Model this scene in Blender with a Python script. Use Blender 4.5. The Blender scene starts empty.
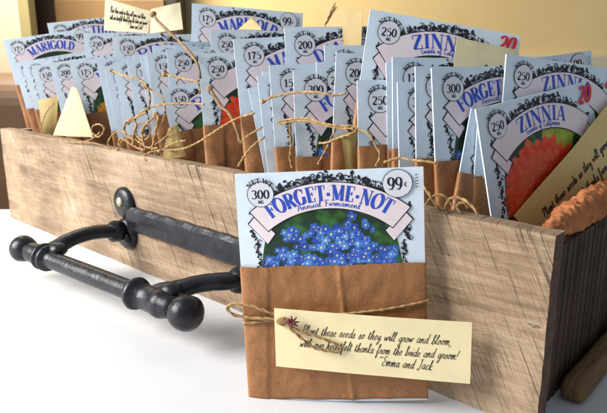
import bpy, bmesh, math, random
import numpy as np
from mathutils import Vector, Matrix, noise

# ------------------------------------------------------------------ camera, light, exposure
scene = bpy.context.scene
CM = 0.01
cam_d = bpy.data.cameras.new('camera')
cam = bpy.data.objects.new('camera', cam_d)
scene.collection.objects.link(cam)
cam.location = (0, 0, 16.1 * CM)
cam.rotation_euler = (math.radians(90 - 14.42), 0, 0)
cam_d.sensor_width = 36
cam_d.lens = 36 * 600 / 607
cam_d.clip_start = 0.01
cam_d.clip_end = 50
cam_d.dof.use_dof = True
cam_d.dof.focus_distance = 0.30
cam_d.dof.aperture_fstop = 30
scene.camera = cam

world = bpy.data.worlds.new('World')
scene.world = world
world.use_nodes = True
bg = world.node_tree.nodes['Background']
bg.inputs['Color'].default_value = (0.77, 0.89, 1.0, 1)
bg.inputs['Strength'].default_value = 0.35

def area(name, loc, target, size, power, col, size_y=None):
    d = bpy.data.lights.new(name, 'AREA')
    d.shape = 'RECTANGLE'
    d.size = size
    d.size_y = size_y or size
    d.energy = power
    d.color = col
    o = bpy.data.objects.new(name, d)
    scene.collection.objects.link(o)
    o.location = loc
    o.rotation_euler = (Vector(target) - Vector(loc)).to_track_quat('-Z', 'Y').to_euler()
    return o
key = area('window_light', (-1.05, 0.16, 0.62), (-0.12, 0.40, 0.05), 0.75, 17, (1.0, 0.98, 0.945), 0.75)
key.data.spread = math.radians(120)
area('wall_fill_light', (-0.75, 1.35, 0.95), (-0.25, 2.2, 0.30), 0.6, 37, (1.0, 0.90, 0.72))  # added lamp without a known source, brightens the back wall from the left

scene.view_settings.view_transform = 'Standard'
scene.view_settings.look = 'None'
scene.view_settings.exposure = 0.0
scene.view_settings.gamma = 1

# ------------------------------------------------------------------ helpers
C = scene.collection
random.seed(4)

class MB:
    """collects vertices (cm) and faces of one mesh"""
    def __init__(s):
        s.v = []; s.f = []; s.mi = []; s.sm = []; s.mats = []
    def mat(s, m):
        if m not in s.mats: s.mats.append(m)
        return s.mats.index(m)
    def add(s, verts, faces, m, smooth=False):
        o = len(s.v); k = s.mat(m)
        s.v += [tuple(p) for p in verts]
        for f in faces:
            s.f.append(tuple(i + o for i in f)); s.mi.append(k); s.sm.append(smooth)
    def build(s, name, parent=None):
        me = bpy.data.meshes.new(name)
        me.from_pydata([(x * CM, y * CM, z * CM) for x, y, z in s.v], [], s.f)
        for m in s.mats: me.materials.append(m)
        me.polygons.foreach_set('material_index', s.mi)
        me.polygons.foreach_set('use_smooth', s.sm)
        me.update()
        o = bpy.data.objects.new(name, me)
        C.objects.link(o)
        if parent is not None: o.parent = parent
        return o

def tag_props(o, label=None, cat=None, group=None, kind=None):
    for k, w in (('label', label), ('category', cat), ('group', group), ('kind', kind)):
        if w: o[k] = w
    return o

def empty(name, loc_cm=(0, 0, 0), rot=None):
    o = bpy.data.objects.new(name, None)
    C.objects.link(o)
    o.empty_display_size = 0.02
    M = Matrix.Translation(Vector(loc_cm) * CM)
    if rot is not None: M = M @ rot.to_4x4()
    o.matrix_world = M
    return o

def catmull(pts, n=8, closed=False):
    P = [Vector(p) for p in pts]
    if len(P) < 3: 
        return [P[0].lerp(P[-1], i / n) for i in range(n + 1)]
    out = []
    N = len(P)
    for i in range(N - 1):
        p0 = P[i - 1] if i > 0 else P[0] * 2 - P[1]
        p1, p2 = P[i], P[i + 1]
        p3 = P[i + 2] if i + 2 < N else P[-1] * 2 - P[-2]
        for k in range(n):
            t = k / n
            out.append(0.5 * ((2 * p1) + (-p0 + p2) * t + (2 * p0 - 5 * p1 + 4 * p2 - p3) * t * t + (-p0 + 3 * p1 - 3 * p2 + p3) * t ** 3))
    out.append(P[-1])
    return out

def resample(P, step):
    out = [P[0]]; acc = 0.0
    for a, b in zip(P, P[1:]):
        L = (b - a).length
        if L < 1e-9: continue
        d = step - acc
        while d <= L:
            out.append(a.lerp(b, d / L)); d += step
        acc = L - (d - step)
    if (out[-1] - P[-1]).length > step * .3: out.append(P[-1])
    return out

def sweep(mb, P, rad, m, sides=8, cap=True):
    """tube through points P; rad a number or a function of 0..1"""
    n = len(P)
    if n < 2: return
    T = [(P[min(i + 1, n - 1)] - P[max(i - 1, 0)]).normalized() for i in range(n)]
    ref = Vector((0, 0, 1)) if abs(T[0].z) < .9 else Vector((1, 0, 0))
    N = (ref - T[0] * ref.dot(T[0])).normalized()
    vs = []
    for i in range(n):
        N = (N - T[i] * N.dot(T[i]))
        N = N.normalized() if N.length > 1e-6 else Vector((1, 0, 0))
        Bn = T[i].cross(N)
        r = rad(i / (n - 1)) if callable(rad) else rad
        for k in range(sides):
            a = 2 * math.pi * k / sides
            vs.append(P[i] + (N * math.cos(a) + Bn * math.sin(a)) * r)
    fs = []
    for i in range(n - 1):
        for k in range(sides):
            k2 = (k + 1) % sides
            fs.append((i * sides + k, i * sides + k2, (i + 1) * sides + k2, (i + 1) * sides + k))
    if cap:
        fs.append(tuple(range(sides))[::-1]); fs.append(tuple((n - 1) * sides + k for k in range(sides)))
    mb.add(vs, fs, m, True)

def twine_into(mb, pts, r, m, fuzz=True, seed=0):
    """two twisted plies plus a few stray fibres"""
    rn = random.Random(seed)
    P = resample(catmull(pts, 14), r * 0.55)
    n = len(P)
    if n < 3: return
    T = [(P[min(i + 1, n - 1)] - P[max(i - 1, 0)]).normalized() for i in range(n)]
    ref = Vector((0.2, 0.3, 1)).normalized()
    N = (ref - T[0] * ref.dot(T[0])).normalized()
    A, B2 = [], []
    for i in range(n):
        N = (N - T[i] * N.dot(T[i])).normalized()
        Bn = T[i].cross(N)
        a = i * 0.55 / 9.5 * 2 * math.pi + .3 * noise.noise(P[i] * .8)
        w = r * (1 + .25 * noise.noise(P[i] * 1.3 + Vector((seed, 0, 0))))
        d = (N * math.cos(a) + Bn * math.sin(a)) * w * .30
        A.append(P[i] + d); B2.append(P[i] - d)
        if fuzz and rn.random() < .30:
            b = rn.uniform(0, 6.28)
            q = P[i] + (N * math.cos(b) + Bn * math.sin(b)) * r * .8
            e = q + (N * math.cos(b + .5) + Bn * math.sin(b + .5)) * r * rn.uniform(.4, 1.3) + T[i] * r * rn.uniform(-1.5, 1.5)
            sweep(mb, [q, q.lerp(e, .5) + T[i] * r * .3, e], r * .042, m, 3, False)
    sweep(mb, A, lambda q: r * (.50 + .10 * noise.noise(Vector((q * n * .2, seed, 1)))), m, 6); sweep(mb, B2, lambda q: r * (.50 + .10 * noise.noise(Vector((q * n * .2, seed, 5)))), m, 6)

def lump(mb, c, r, m, seed=0, sq=(1, 1, 1), nseg=10, amp=.18):
    vs = []; fs = []
    for i in range(nseg + 1):
        th = math.pi * i / nseg
        for k in range(nseg * 2):
            ph = math.pi * k / nseg
            d = Vector((math.sin(th) * math.cos(ph), math.sin(th) * math.sin(ph), math.cos(th)))
            q = r * (1 + amp * noise.noise(d * 2.1 + Vector((seed * 3.7, 0, 0))))
            vs.append((c[0] + d.x * q * sq[0], c[1] + d.y * q * sq[1], c[2] + d.z * q * sq[2]))
    w = nseg * 2
    for i in range(nseg):
        for k in range(w):
            fs.append((i * w + k, (i + 1) * w + k, (i + 1) * w + (k + 1) % w, i * w + (k + 1) % w))
    mb.add(vs, fs, m, True)

# ------------------------------------------------------------------ materials
def new_mat(name):
    m = bpy.data.materials.new(name); m.use_nodes = True
    nt = m.node_tree
    return m, nt, nt.nodes['Principled BSDF']
def nd(nt, t, **kw):
    n = nt.nodes.new(t)
    for k, w in kw.items():
        if k in n.inputs: n.inputs[k].default_value = w
        else: setattr(n, k, w)
    return n
def ramp(nt, src, stops):
    r = nt.nodes.new('ShaderNodeValToRGB')
    e = r.color_ramp.elements
    while len(e) < len(stops): e.new(.5)
    for el, (p, c) in zip(e, stops):
        el.position = p; el.color = (*c, 1) if len(c) == 3 else c
    nt.links.new(src, r.inputs[0])
    return r.outputs[0]
def coords(nt, scale=(1, 1, 1), rot=(0, 0, 0), which='Object'):
    tc = nt.nodes.new('ShaderNodeTexCoord'); mp = nt.nodes.new('ShaderNodeMapping')
    mp.inputs['Scale'].default_value = scale; mp.inputs['Rotation'].default_value = rot
    nt.links.new(tc.outputs[which], mp.inputs[0])
    return mp.outputs[0]
def noise_tex(nt, vec, scale, detail=6, rough=.6):
    n = nd(nt, 'ShaderNodeTexNoise', Scale=scale, Detail=detail, Roughness=rough)
    nt.links.new(vec, n.inputs['Vector'])
    return n.outputs['Fac']
def mixc(nt, fac, a, b, mode='MIX'):
    x = nt.nodes.new('ShaderNodeMix'); x.data_type = 'RGBA'; x.blend_type = mode
    for sock, val in ((x.inputs[0], fac), (x.inputs[6], a), (x.inputs[7], b)):
        if isinstance(val, (int, float)): sock.default_value = val
        elif isinstance(val, tuple): sock.default_value = (*val, 1)
        else: nt.links.new(val, sock)
    return x.outputs[2]
def mth(nt, op, a, b=None):
    x = nt.nodes.new('ShaderNodeMath'); x.operation = op
    for s, val in ((x.inputs[0], a), (x.inputs[1], b)):
        if val is None: continue
        if isinstance(val, (int, float)): s.default_value = val
        else: nt.links.new(val, s)
    return x.outputs[0]
def bump(nt, bsdf, h, strength=.3, dist=.001):
    b = nd(nt, 'ShaderNodeBump', Strength=strength, Distance=dist)
    nt.links.new(h, b.inputs['Height']); nt.links.new(b.outputs[0], bsdf.inputs['Normal'])

def flat(name, col, rough=.6, var=.06, scale=300, bstr=.1):
    m, nt, b = new_mat(name)
    v = coords(nt)
    n = noise_tex(nt, v, scale, 4)
    lo = tuple(max(0, c * (1 - var)) for c in col); hi = tuple(min(1, c * (1 + var)) for c in col)
    nt.links.new(ramp(nt, n, [(.3, lo), (.7, hi)]), b.inputs['Base Color'])
    b.inputs['Roughness'].default_value = rough
    if bstr: bump(nt, b, n, bstr, .0004)
    return m

M = {}
M['paper'] = flat('packet_paper', (.68, .78, .88), .42, .05, 120, .06)
M['ink'] = flat('black_ink', (.012, .012, .02), .45, 0, 100, 0)
M['blue_ink'] = flat('blue_ink', (.025, .075, .50), .45, .1, 100, 0)
M['red_ink'] = flat('red_ink', (.62, .02, .03), .45, .1, 100, 0)
M['banner'] = flat('banner_paper', (.80, .69, .73), .45, .04, 120, 0)
M['seal'] = flat('seal_paper', (.70, .71, .77), .45, .04, 120, 0)
M['hand_ink'] = flat('brown_black_ink', (.03, .018, .012), .5, 0, 100, 0)
M['white_tag'] = flat('white_tag_paper', (.56, .47, .29), .6, .03, 150, .05)
M['cream_tag'] = flat('cream_tag_paper', (.84, .74, .50), .6, .04, 150, .08)
M['yellow_tag'] = flat('yellow_tag_paper', (.36, .255, .085), .6, .05, 150, .08)
M['gold_tag'] = flat('golden_tag_paper', (.68, .50, .20), .6, .05, 150, .08)
M['front_tag'] = flat('pale_yellow_tag_paper', (.84, .72, .43), .6, .04, 150, .08)
M['berry'] = flat('dried_berry', (.12, .015, .015), .5, .3, 400, .3)

# kraft paper
m, nt, b = new_mat('kraft_paper')
v = coords(nt)
n1 = noise_tex(nt, v, 32, 7, .7); n2 = noise_tex(nt, coords(nt, (1100, 1100, 700)), 1, 4, .7); n3 = noise_tex(nt, v, 9, 4, .6)
c = ramp(nt, n1, [(.25, (.25, .098, .032)), (.55, (.335, .138, .046)), (.8, (.41, .185, .066))])
c = mixc(nt, .35, c, ramp(nt, n2, [(.32, (.16, .062, .02)), (.7, (.48, .235, .09))]))
c = mixc(nt, ramp(nt, n3, [(.5, (0, 0, 0)), (.75, (.35, .35, .35))]), c, (.45, .215, .08))
nt.links.new(c, b.inputs['Base Color']); b.inputs['Roughness'].default_value = .5
wv = noise_tex(nt, coords(nt, (160, 160, 12)), 1, 3, .5)
bump(nt, b, mth(nt, 'ADD', mth(nt, 'MULTIPLY', n1, 1.6), mth(nt, 'ADD', mth(nt, 'MULTIPLY', n2, .5), mth(nt, 'MULTIPLY', wv, .3))), .35, .0009)
M['kraft'] = m

# twine
m, nt, b = new_mat('jute_twine')
v = coords(nt)
n1 = noise_tex(nt, v, 260, 5); n2 = noise_tex(nt, v, 2200, 2)
c = ramp(nt, n1, [(.25, (.13, .065, .022)), (.5, (.34, .205, .08)), (.8, (.58, .41, .20))])
nt.links.new(c, b.inputs['Base Color']); b.inputs['Roughness'].default_value = .85
bump(nt, b, n2, .6, .0005)
M['twine'] = m
m, nt, b = new_mat('dark_jute_twig')
v = coords(nt)
n1 = noise_tex(nt, v, 300, 5)
c = ramp(nt, n1, [(.25, (.13, .07, .03)), (.55, (.27, .16, .07)), (.8, (.50, .36, .18))])
nt.links.new(c, b.inputs['Base Color']); b.inputs['Roughness'].default_value = .85
bump(nt, b, n1, .6, .0006)
M['twig'] = m

# wrought iron
m, nt, b = new_mat('black_iron')
v = coords(nt)
n1 = noise_tex(nt, v, 70, 6, .6); n2 = noise_tex(nt, v, 420, 4)
nt.links.new(ramp(nt, n1, [(.3, (.005, .006, .009)), (.7, (.020, .022, .028))]), b.inputs['Base Color'])
nt.links.new(ramp(nt, n2, [(.3, (.22, .22, .22)), (.7, (.45, .45, .45))]), b.inputs['Roughness'])
b.inputs['Metallic'].default_value = .1; b.inputs['Specular IOR Level'].default_value = .38
bump(nt, b, mth(nt, 'ADD', mth(nt, 'MULTIPLY', n1, 1.0), mth(nt, 'MULTIPLY', n2, .25)), .35, .0022)
M['iron'] = m
M['brass'] = flat('worn_screw_metal', (.55, .47, .33), .35, .2, 500, .2)
M['brass'].node_tree.nodes['Principled BSDF'].inputs['Metallic'].default_value = .8

# rough sawn wood: grain runs along local Y, saw marks cross it on a slant
def wood(name, lo, mid, hi, saw=1.0, grain_axis=1):
    m, nt, b = new_mat(name)
    sc = [38, 38, 38]; sc[grain_axis] = 4
    g = noise_tex(nt, coords(nt, tuple(sc)), 3.4, 12, .72)
    sc2 = [300, 300, 300]; sc2[grain_axis] = 22
    fine = noise_tex(nt, coords(nt, tuple(sc2)), 1.6, 8, .75)
    blot = noise_tex(nt, coords(nt), 14, 5, .6)
    base = ramp(nt, g, [(.28, lo), (.48, mid), (.72, hi)])
    base = mixc(nt, mth(nt, 'MULTIPLY', ramp(nt, fine, [(.42, (0, 0, 0)), (.62, (1, 1, 1))]), .42), base, tuple(c * .45 for c in lo))
    base = mixc(nt, ramp(nt, blot, [(.45, (0, 0, 0)), (.75, (.55, .55, .55))]), base, tuple(min(1, c * 1.25) for c in hi))
    # slanted saw cuts: bands of strongly stretched noise, broken up by a slower mask
    va = coords(nt, (1, 1, 1), (math.radians(27), 0, 0))
    mp = nt.nodes.new('ShaderNodeMapping'); mp.inputs['Scale'].default_value = (40, 560, 9)
    nt.links.new(va, mp.inputs[0])
    cut = noise_tex(nt, mp.outputs[0], 1.0, 3, .5)
    mask = noise_tex(nt, coords(nt, (1, 1, 1)), 24, 3)
    cutm = ramp(nt, cut, [(.60, (0, 0, 0)), (.655, (1, 1, 1))])
    mp2 = nt.nodes.new('ShaderNodeMapping'); mp2.inputs['Scale'].default_value = (60, 1500, 60)
    nt.links.new(va, mp2.inputs[0])
    fib = noise_tex(nt, mp2.outputs[0], 1.0, 3, .6)
    base = mixc(nt, mth(nt, 'MULTIPLY', ramp(nt, fib, [(.50, (0, 0, 0)), (.66, (1, 1, 1))]), .55 * saw), base, tuple(c * .55 for c in lo))
    grey = noise_tex(nt, coords(nt, (1, .6, 1)), 26, 6, .7)
    base = mixc(nt, mth(nt, 'MULTIPLY', ramp(nt, grey, [(.5, (0, 0, 0)), (.72, (1, 1, 1))]), .4 * saw), base, (mid[0] * .62, mid[1] * .66, mid[2] * .72))
    mk = ramp(nt, mask, [(.42, (0, 0, 0)), (.62, (1, 1, 1))])
    cm = mth(nt, 'MULTIPLY', cutm, mk)
    base = mixc(nt, mth(nt, 'MULTIPLY', cm, .9 * saw), base, (lo[0] * .28, lo[1] * .25, lo[2] * .22))
    # knots and nail stains
    vo = nd(nt, 'ShaderNodeTexVoronoi', Scale=17.0, Randomness=1.0)
    nt.links.new(coords(nt, (1, .55, 1.2)), vo.inputs['Vector'])
    kn = ramp(nt, vo.outputs['Distance'], [(.05, (1, 1, 1)), (.11, (0, 0, 0))])
    base = mixc(nt, mth(nt, 'MULTIPLY', kn, .55), base, (lo[0] * .35, lo[1] * .28, lo[2] * .22))
    sp = noise_tex(nt, coords(nt, (1, .45, 1)), 170, 4, .6)          # dark flecks and splinter pits
    base = mixc(nt, mth(nt, 'MULTIPLY', ramp(nt, sp, [(.66, (0, 0, 0)), (.72, (1, 1, 1))]), .7), base, (lo[0] * .3, lo[1] * .26, lo[2] * .24))
    nt.links.new(base, b.inputs['Base Color'])
    b.inputs['Roughness'].default_value = .75
    h = mth(nt, 'ADD', mth(nt, 'MULTIPLY', fine, .5), mth(nt, 'SUBTRACT', g, mth(nt, 'MULTIPLY', cm, .9)))
    bump(nt, b, h, .6, .0012)
    return m
M['wood'] = wood('weathered_sawn_wood', (.125, .072, .038), (.295, .195, .115), (.50, .375, .25))
M['shaded_wood'] = wood('shade_darkened_wood', (.014, .006, .003), (.040, .018, .008), (.08, .04, .018), .4, 0)  # shadow on the crate's near end is put into this dark colour
M['end_grain'] = flat('shaded_end_grain', (.085, .042, .026), .8, .5, 260, .5)  # darker end grain, with the shade of the turned-away face painted in
M['rail_wood'] = wood('brown_rail_wood', (.11, .055, .02), (.19, .10, .038), (.27, .155, .06), .3, 0)

# table: white painted / cloth covered
m, nt, b = new_mat('white_table_top')
v = coords(nt)
n1 = noise_tex(nt, v, 7, 5); n2 = noise_tex(nt, v, 700, 3)
nt.links.new(ramp(nt, n1, [(.3, (.60, .605, .63)), (.7, (.68, .68, .695))]), b.inputs['Base Color'])
b.inputs['Roughness'].default_value = .6
bump(nt, b, n2, .12, .0006)
M['table'] = m
def plain(name, lo, hi, scale=3, rough=.8):
    m, nt, b = new_mat(name)
    n = noise_tex(nt, coords(nt), scale, 5)
    nt.links.new(ramp(nt, n, [(.3, lo), (.7, hi)]), b.inputs['Base Color'])
    b.inputs['Roughness'].default_value = rough
    bump(nt, b, noise_tex(nt, coords(nt), 90, 4), .15, .002)
    return m
M['ochre'] = plain('ochre_wall_paint', (.64, .465, .215), (.73, .55, .275), 2.2)
M['cream'] = plain('cream_paint', (.50, .44, .325), (.57, .51, .39))
M['olive'] = plain('olive_door_edge', (.26, .22, .10), (.33, .28, .13))
M['dark'] = plain('dark_brown_wood', (.014, .006, .006), (.03, .014, .011), 6, .5)
M['tan'] = plain('tan_wood_panel', (.20, .11, .042), (.26, .15, .06), 6, .55)
M['brown'] = plain('brown_leather', (.11, .055, .022), (.17, .085, .035), 8, .55)
M['floor'] = plain('dark_floor', (.030, .020, .028), (.05, .035, .04), 5, .6)

# orange cloth
m, nt, b = new_mat('orange_ribbed_cloth')
v = coords(nt)
n1 = noise_tex(nt, v, 120, 5); n2 = noise_tex(nt, v, 1500, 3)
nt.links.new(ramp(nt, n1, [(.3, (.24, .066, .02)), (.7, (.50, .18, .055))]), b.inputs['Base Color'])
b.inputs['Roughness'].default_value = .85
bump(nt, b, mth(nt, 'ADD', n1, mth(nt, 'MULTIPLY', n2, .5)), .5, .0012)
M['orange'] = m

# printed flower photographs: colours come with the mesh (it is a flat printed picture)
m, nt, b = new_mat('printed_photo')
at = nt.nodes.new('ShaderNodeAttribute'); at.attribute_name = 'print'
nt.links.new(at.outputs['Color'], b.inputs['Base Color']); b.inputs['Roughness'].default_value = .38
M['photo'] = m

# ------------------------------------------------------------------ the setting
# crate frame: local X runs into the crate, local Y along its front to the far left end, Z up
BX, BY = 6.22215, 26.32916
ANG = math.atan2(.74641, .66548)
RC = Matrix.Rotation(ANG, 3, 'Z')
def crate_to_world(p):
    q = RC @ Vector(p)
    return Vector((q.x + BX, q.y + BY, q.z))

def box(mb, a, b_, m, bev=0, seg=2):
    bm = bmesh.new()
    bmesh.ops.create_cube(bm, size=1)
    for w in bm.verts:
        w.co = Vector([(a[i] + b_[i]) / 2 + w.co[i] * (b_[i] - a[i]) for i in range(3)])
    if bev: bmesh.ops.bevel(bm, geom=bm.edges[:], offset=bev, segments=seg, affect='EDGES', profile=.5)
    bm.verts.index_update()
    mb.add([w.co for w in bm.verts], [[w.index for w in f.verts] for f in bm.faces], m, False)
    bm.free()

t = MB()
box(t, (-190, -70, -3.0), (120, 62, 0), M['table'], .6, 3)
tag_props(t.build('table_top'), kind='structure')
t = MB(); t.add([(-400, -200, -75), (400, -200, -75), (400, 400, -75), (-400, 400, -75)], [(0, 1, 2, 3)], M['floor'])
tag_props(t.build('floor'), kind='structure')
t = MB(); box(t, (-300, 222, -75), (300, 226, 220), M['ochre'])
tag_props(t.build('back_wall'), kind='structure')
t = MB(); box(t, (-20, 219.5, -75), (300, 221.9, 15.2), M['cream'], .6)
tag_props(t.build('wainscot'), kind='structure')
# door leaf with olive edge, far left
d = empty('open_door', (-120, 182, -75))
t = MB(); box(t, (-60, -2, 0), (38.6, 2, 205), M['cream'], .3); t.build('door_panel', d)
t = MB(); box(t, (38.62, -2.02, 0), (41.5, 2.6, 205), M['olive'], .2); t.build('door_edge', d)
tag_props(d, 'cream painted door with an olive edge, blurred at upper left behind the crate', 'door')
d = empty('cabinet', (-55, 205, -75))
t = MB(); box(t, (-42, 0, 0), (14, 14, 215), M['dark'], .5); t.build('cabinet_body', d)
t = MB(); box(t, (-25.5, -1.2, 40), (10, -.05, 107.6), M['tan'], .4); t.build('cabinet_door', d)
tag_props(d, 'dark brown wooden cabinet with a tan lower door, blurred behind the left packets', 'cabinet')
d = empty('armchair', (-78, 125, -75))
t = MB()
box(t, (-60, -6, 0), (28, 22, 86.5), M['brown'], 5.5, 6); t.build('chair_back', d)
t = MB(); box(t, (-60, -24, 0), (30, -6.3, 56), M['brown'], 4, 5); t.build('seat', d)
tag_props(d, 'brown rounded armchair back, blurred beyond the far left end of the crate', 'armchair')

# ------------------------------------------------------------------ the wooden crate
crate = empty('wooden_crate', (BX, BY, 0), RC)
tag_props(crate, 'long weathered wooden crate with a black iron handle, filled with seed packets', 'crate')

def board(name, a, b_, m, parent=None, nx=4, ny=4, nz=4, rough=.06, seed=0, endm=None):
    """a sawn plank: gridded box whose faces and edges wander a little"""
    mb = MB()
    bm = bmesh.new()
    bmesh.ops.create_cube(bm, size=1)
    bm.edges.ensure_lookup_table()
    for ax, n in ((0, nx), (1, ny), (2, nz)):
        es = [e for e in bm.edges if abs((e.verts[0].co - e.verts[1].co).normalized()[ax]) > .99]
        if n > 1: bmesh.ops.subdivide_edges(bm, edges=es, cuts=n - 1, use_grid_fill=True)
    for w in bm.verts:
        p = Vector([(a[i] + b_[i]) / 2 + w.co[i] * (b_[i] - a[i]) for i in range(3)])
        on = [i for i in range(3) if abs(abs(w.co[i]) - .5) < 1e-4]
        o = Vector((0, 0, 0))
        for i in on:
            sgn = 1 if w.co[i] > 0 else -1
            k = noise.noise(p * .22 + Vector((seed * 5 + i * 9, 0, 0))) + .6 * noise.noise(p * .9 + Vector((seed, i * 4, 0)))
            o[i] += k * rough - (sgn * rough * (.6 if len(on) > 1 else 0) * (1 + .9 * noise.noise(p * 1.7)))
        w.co = p + o
    bm.verts.index_update()
    bm.normal_update()
    V = [w.co.copy() for w in bm.verts]
    ends = [[w.index for w in f.verts] for f in bm.faces if abs(f.normal.y) > .75]
    rest = [[w.index for w in f.verts] for f in bm.faces if abs(f.normal.y) <= .75]
    bm.free()
    if endm is None: mb.add(V, rest + ends, m, False)
    else:
        mb.add(V, rest, m, False)
        k = mb.mat(endm)
        for f in ends: mb.f.append(tuple(f)); mb.mi.append(k); mb.sm.append(False)
    return mb.build(name, parent)
CR_V = 17.5
board('front_board', (0, -5.2, 0.0), (1.1, 47.8, 9.0), M['wood'], crate, 3, 150, 26, .05, 1, M['end_grain'])
board('back_board', (CR_V, -5.2, 0.05), (CR_V + 1.1, 47.8, 8.9), M['wood'], crate, 3, 60, 10, .05, 2)
end = MB()
NB = 22                                                     # end panel with upright grooves
vs = []; fs = []
for i in range(NB * 4 + 1):
    x = 1.13 + (CR_V - 1.16) * i / (NB * 4)
    dpt = [0, 0, 0, .30][i % 4] * (.35 + .65 * abs(math.sin(i * 2.7))) + .06 * noise.noise(Vector((x * .7, 3, 3)))
    x += .09 * math.sin(i * 5.1) if 0 < i < NB * 4 else 0
    for z in (0.06, 7.9):
        vs.append((x, -4.72 + dpt, z)); vs.append((x, -4.2, z))
for i in range(NB * 4):
    k = i * 4
    fs += [(k, k + 4, k + 6, k + 2), (k + 1, k + 3, k + 7, k + 5), (k + 2, k + 6, k + 7, k + 3), (k, k + 1, k + 5, k + 4)]
fs += [(0, 2, 3, 1), (len(vs) - 4, len(vs) - 3, len(vs) - 1, len(vs) - 2)]
end.add(vs, fs, M['shaded_wood'])
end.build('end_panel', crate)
board('end_board', (1.13, 46.2, 0.06), (CR_V - .03, 47.3, 8.85), M['wood'], crate, 10, 3, 8, .05, 3)
board('bottom_board', (1.14, -4.18, 0.3), (CR_V - .04, 46.15, 1.0), M['shaded_wood'], crate, 6, 20, 2, .03, 4)
t = MB()
box(t, (3.3, -6.15, 0.02), (CR_V + 1, -4.95, 1.15), M['rail_wood'], .42, 4)
t.build('bottom_rail', crate)

# iron pull handle
SX = -.35                                                   # plate stands proud of the board
t = MB()
Z0, Z1 = 3.15, 5.05
sL, sR = 25.4, 8.6
bmv = MB()
def plate_profile():
    # octagonal ridge-backed strap along the crate
    vs = []; n = 40
    for i in range(n + 1):
        s = sL + (sR - sL) * i / n
        w = .93 + .03 * math.sin(i * 1.3)
        zc = 4.1
        for (x, zz) in ((.0, -w), (-.30, -w), (-.55, -w * .72), (-.62, 0), (-.55, w * .72), (-.30, w), (.0, w)):
            vs.append((x + .02 * noise.noise(Vector((s, zz, 0)) * 1.5), s, zc + zz))
    fs = []
    for i in range(n):
        for k in range(6):
            fs.append((i * 7 + k, i * 7 + k + 1, (i + 1) * 7 + k + 1, (i + 1) * 7 + k))
    fs += [tuple(range(7)), tuple(n * 7 + k for k in range(7))[::-1]]
    return vs, fs
vs, fs = plate_profile()
t.add(vs, fs, M['iron'])
for s, sg in ((sL + .9, 1), (sR - .9, -1)):                # rounded lobes at both ends
    for z in (5.15, 2.75):
        for ry in (0,):
            P = []
            vs = []; fs = []; n = 28
            prof = [(0, 1.25), (-.26, 1.22), (-.44, 1.02), (-.5, .62), (-.5, 0.001)]
            for (x, r) in prof:
                for k in range(n):
                    a = 2 * math.pi * k / n
                    vs.append((x, s - sg * .1 + r * math.cos(a), z + r * .98 * math.sin(a)))
            for i in range(len(prof) - 1):
                for k in range(n):
                    fs.append((i * n + k, i * n + (k + 1) % n, (i + 1) * n + (k + 1) % n, (i + 1) * n + k))
            t.add(vs, fs, M['iron'], True)
plate = t.build('handle_plate', crate)
def lathe(mb, c, axis, prof, m, n=32, jit=.01):
    """prof: (distance along axis, radius)"""
    ax = Vector(axis).normalized()
    N = ax.orthogonal().normalized(); Bn = ax.cross(N)
    vs = []; fs = []
    for (h, r) in prof:
        for k in range(n):
            a = 2 * math.pi * k / n
            p = Vector(c) + ax * h + (N * math.cos(a) + Bn * math.sin(a)) * r
            p += Vector((1, 1, 1)) * jit * noise.noise(p * 1.2)
            vs.append(p)
    for i in range(len(prof) - 1):
        for k in range(n):
            fs.append((i * n + k, i * n + (k + 1) % n, (i + 1) * n + (k + 1) % n, (i + 1) * n + k))
    fs.append(tuple(range(n))[::-1]); fs.append(tuple((len(prof) - 1) * n + k for k in range(n)))
    mb.add(vs, fs, m, True)
dome = [(0, .42), (.08, .42), (.2, .36), (.28, .22), (.31, .02)]
for s in (26.2, 7.8):
    t = MB(); lathe(t, (-.5, s, 5.3), (-1, 0, 0), [(0, .38), (.05, .38), (.14, .30), (.19, .14), (.2, .01)], M['brass']); t.build('screw', plate)
    t = MB(); lathe(t, (-.5, s - (.6 if s > 20 else -.6), 2.6), (-1, 0, 0), dome, M['iron']); t.build('screw', plate)
def ball_prof(r, n=14):
    return [(-r * math.cos(math.pi * i / n), max(.01, r * math.sin(math.pi * i / n))) for i in range(n + 1)]
# bar: local (v, s, z)
LB, RB = Vector((-6.4, 29.8, 2.3)), Vector((-5.45, 12.1, 2.3))
axb = (RB - LB).normalized(); LEN = (RB - LB).length
bar = [(0.7, .55), (1.0, .66), (1.35, .72), (2.3, .74), (2.5, .70), (2.55, .9), (2.75, .95), (2.95, .9), (3.0, .72), (3.15, .72), (3.2, .88), (3.38, .92), (3.55, .86), (3.6, .62), (4.3, .60),
       (LEN / 2, .62), (LEN - 5.0, .60), (LEN - 4.7, .62), (LEN - 4.65, .9), (LEN - 4.4, .98), (LEN - 4.15, .92), (LEN - 4.1, .74), (LEN - 2.4, .76), (LEN - 2.3, .84), (LEN - 1.9, .86), (LEN - 1.7, .80), (LEN - 1.2, .66), (LEN - .7, .55)]
t = MB(); lathe(t, LB, axb, bar, M['iron'], 32, .03); hb = t.build('handle_bar', crate)
for c_, r in ((LB, .98), (RB, 1.02)):
    t = MB(); lathe(t, c_, axb, ball_prof(r), M['iron'], 28, .05); t.build('ball_end', hb)
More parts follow.
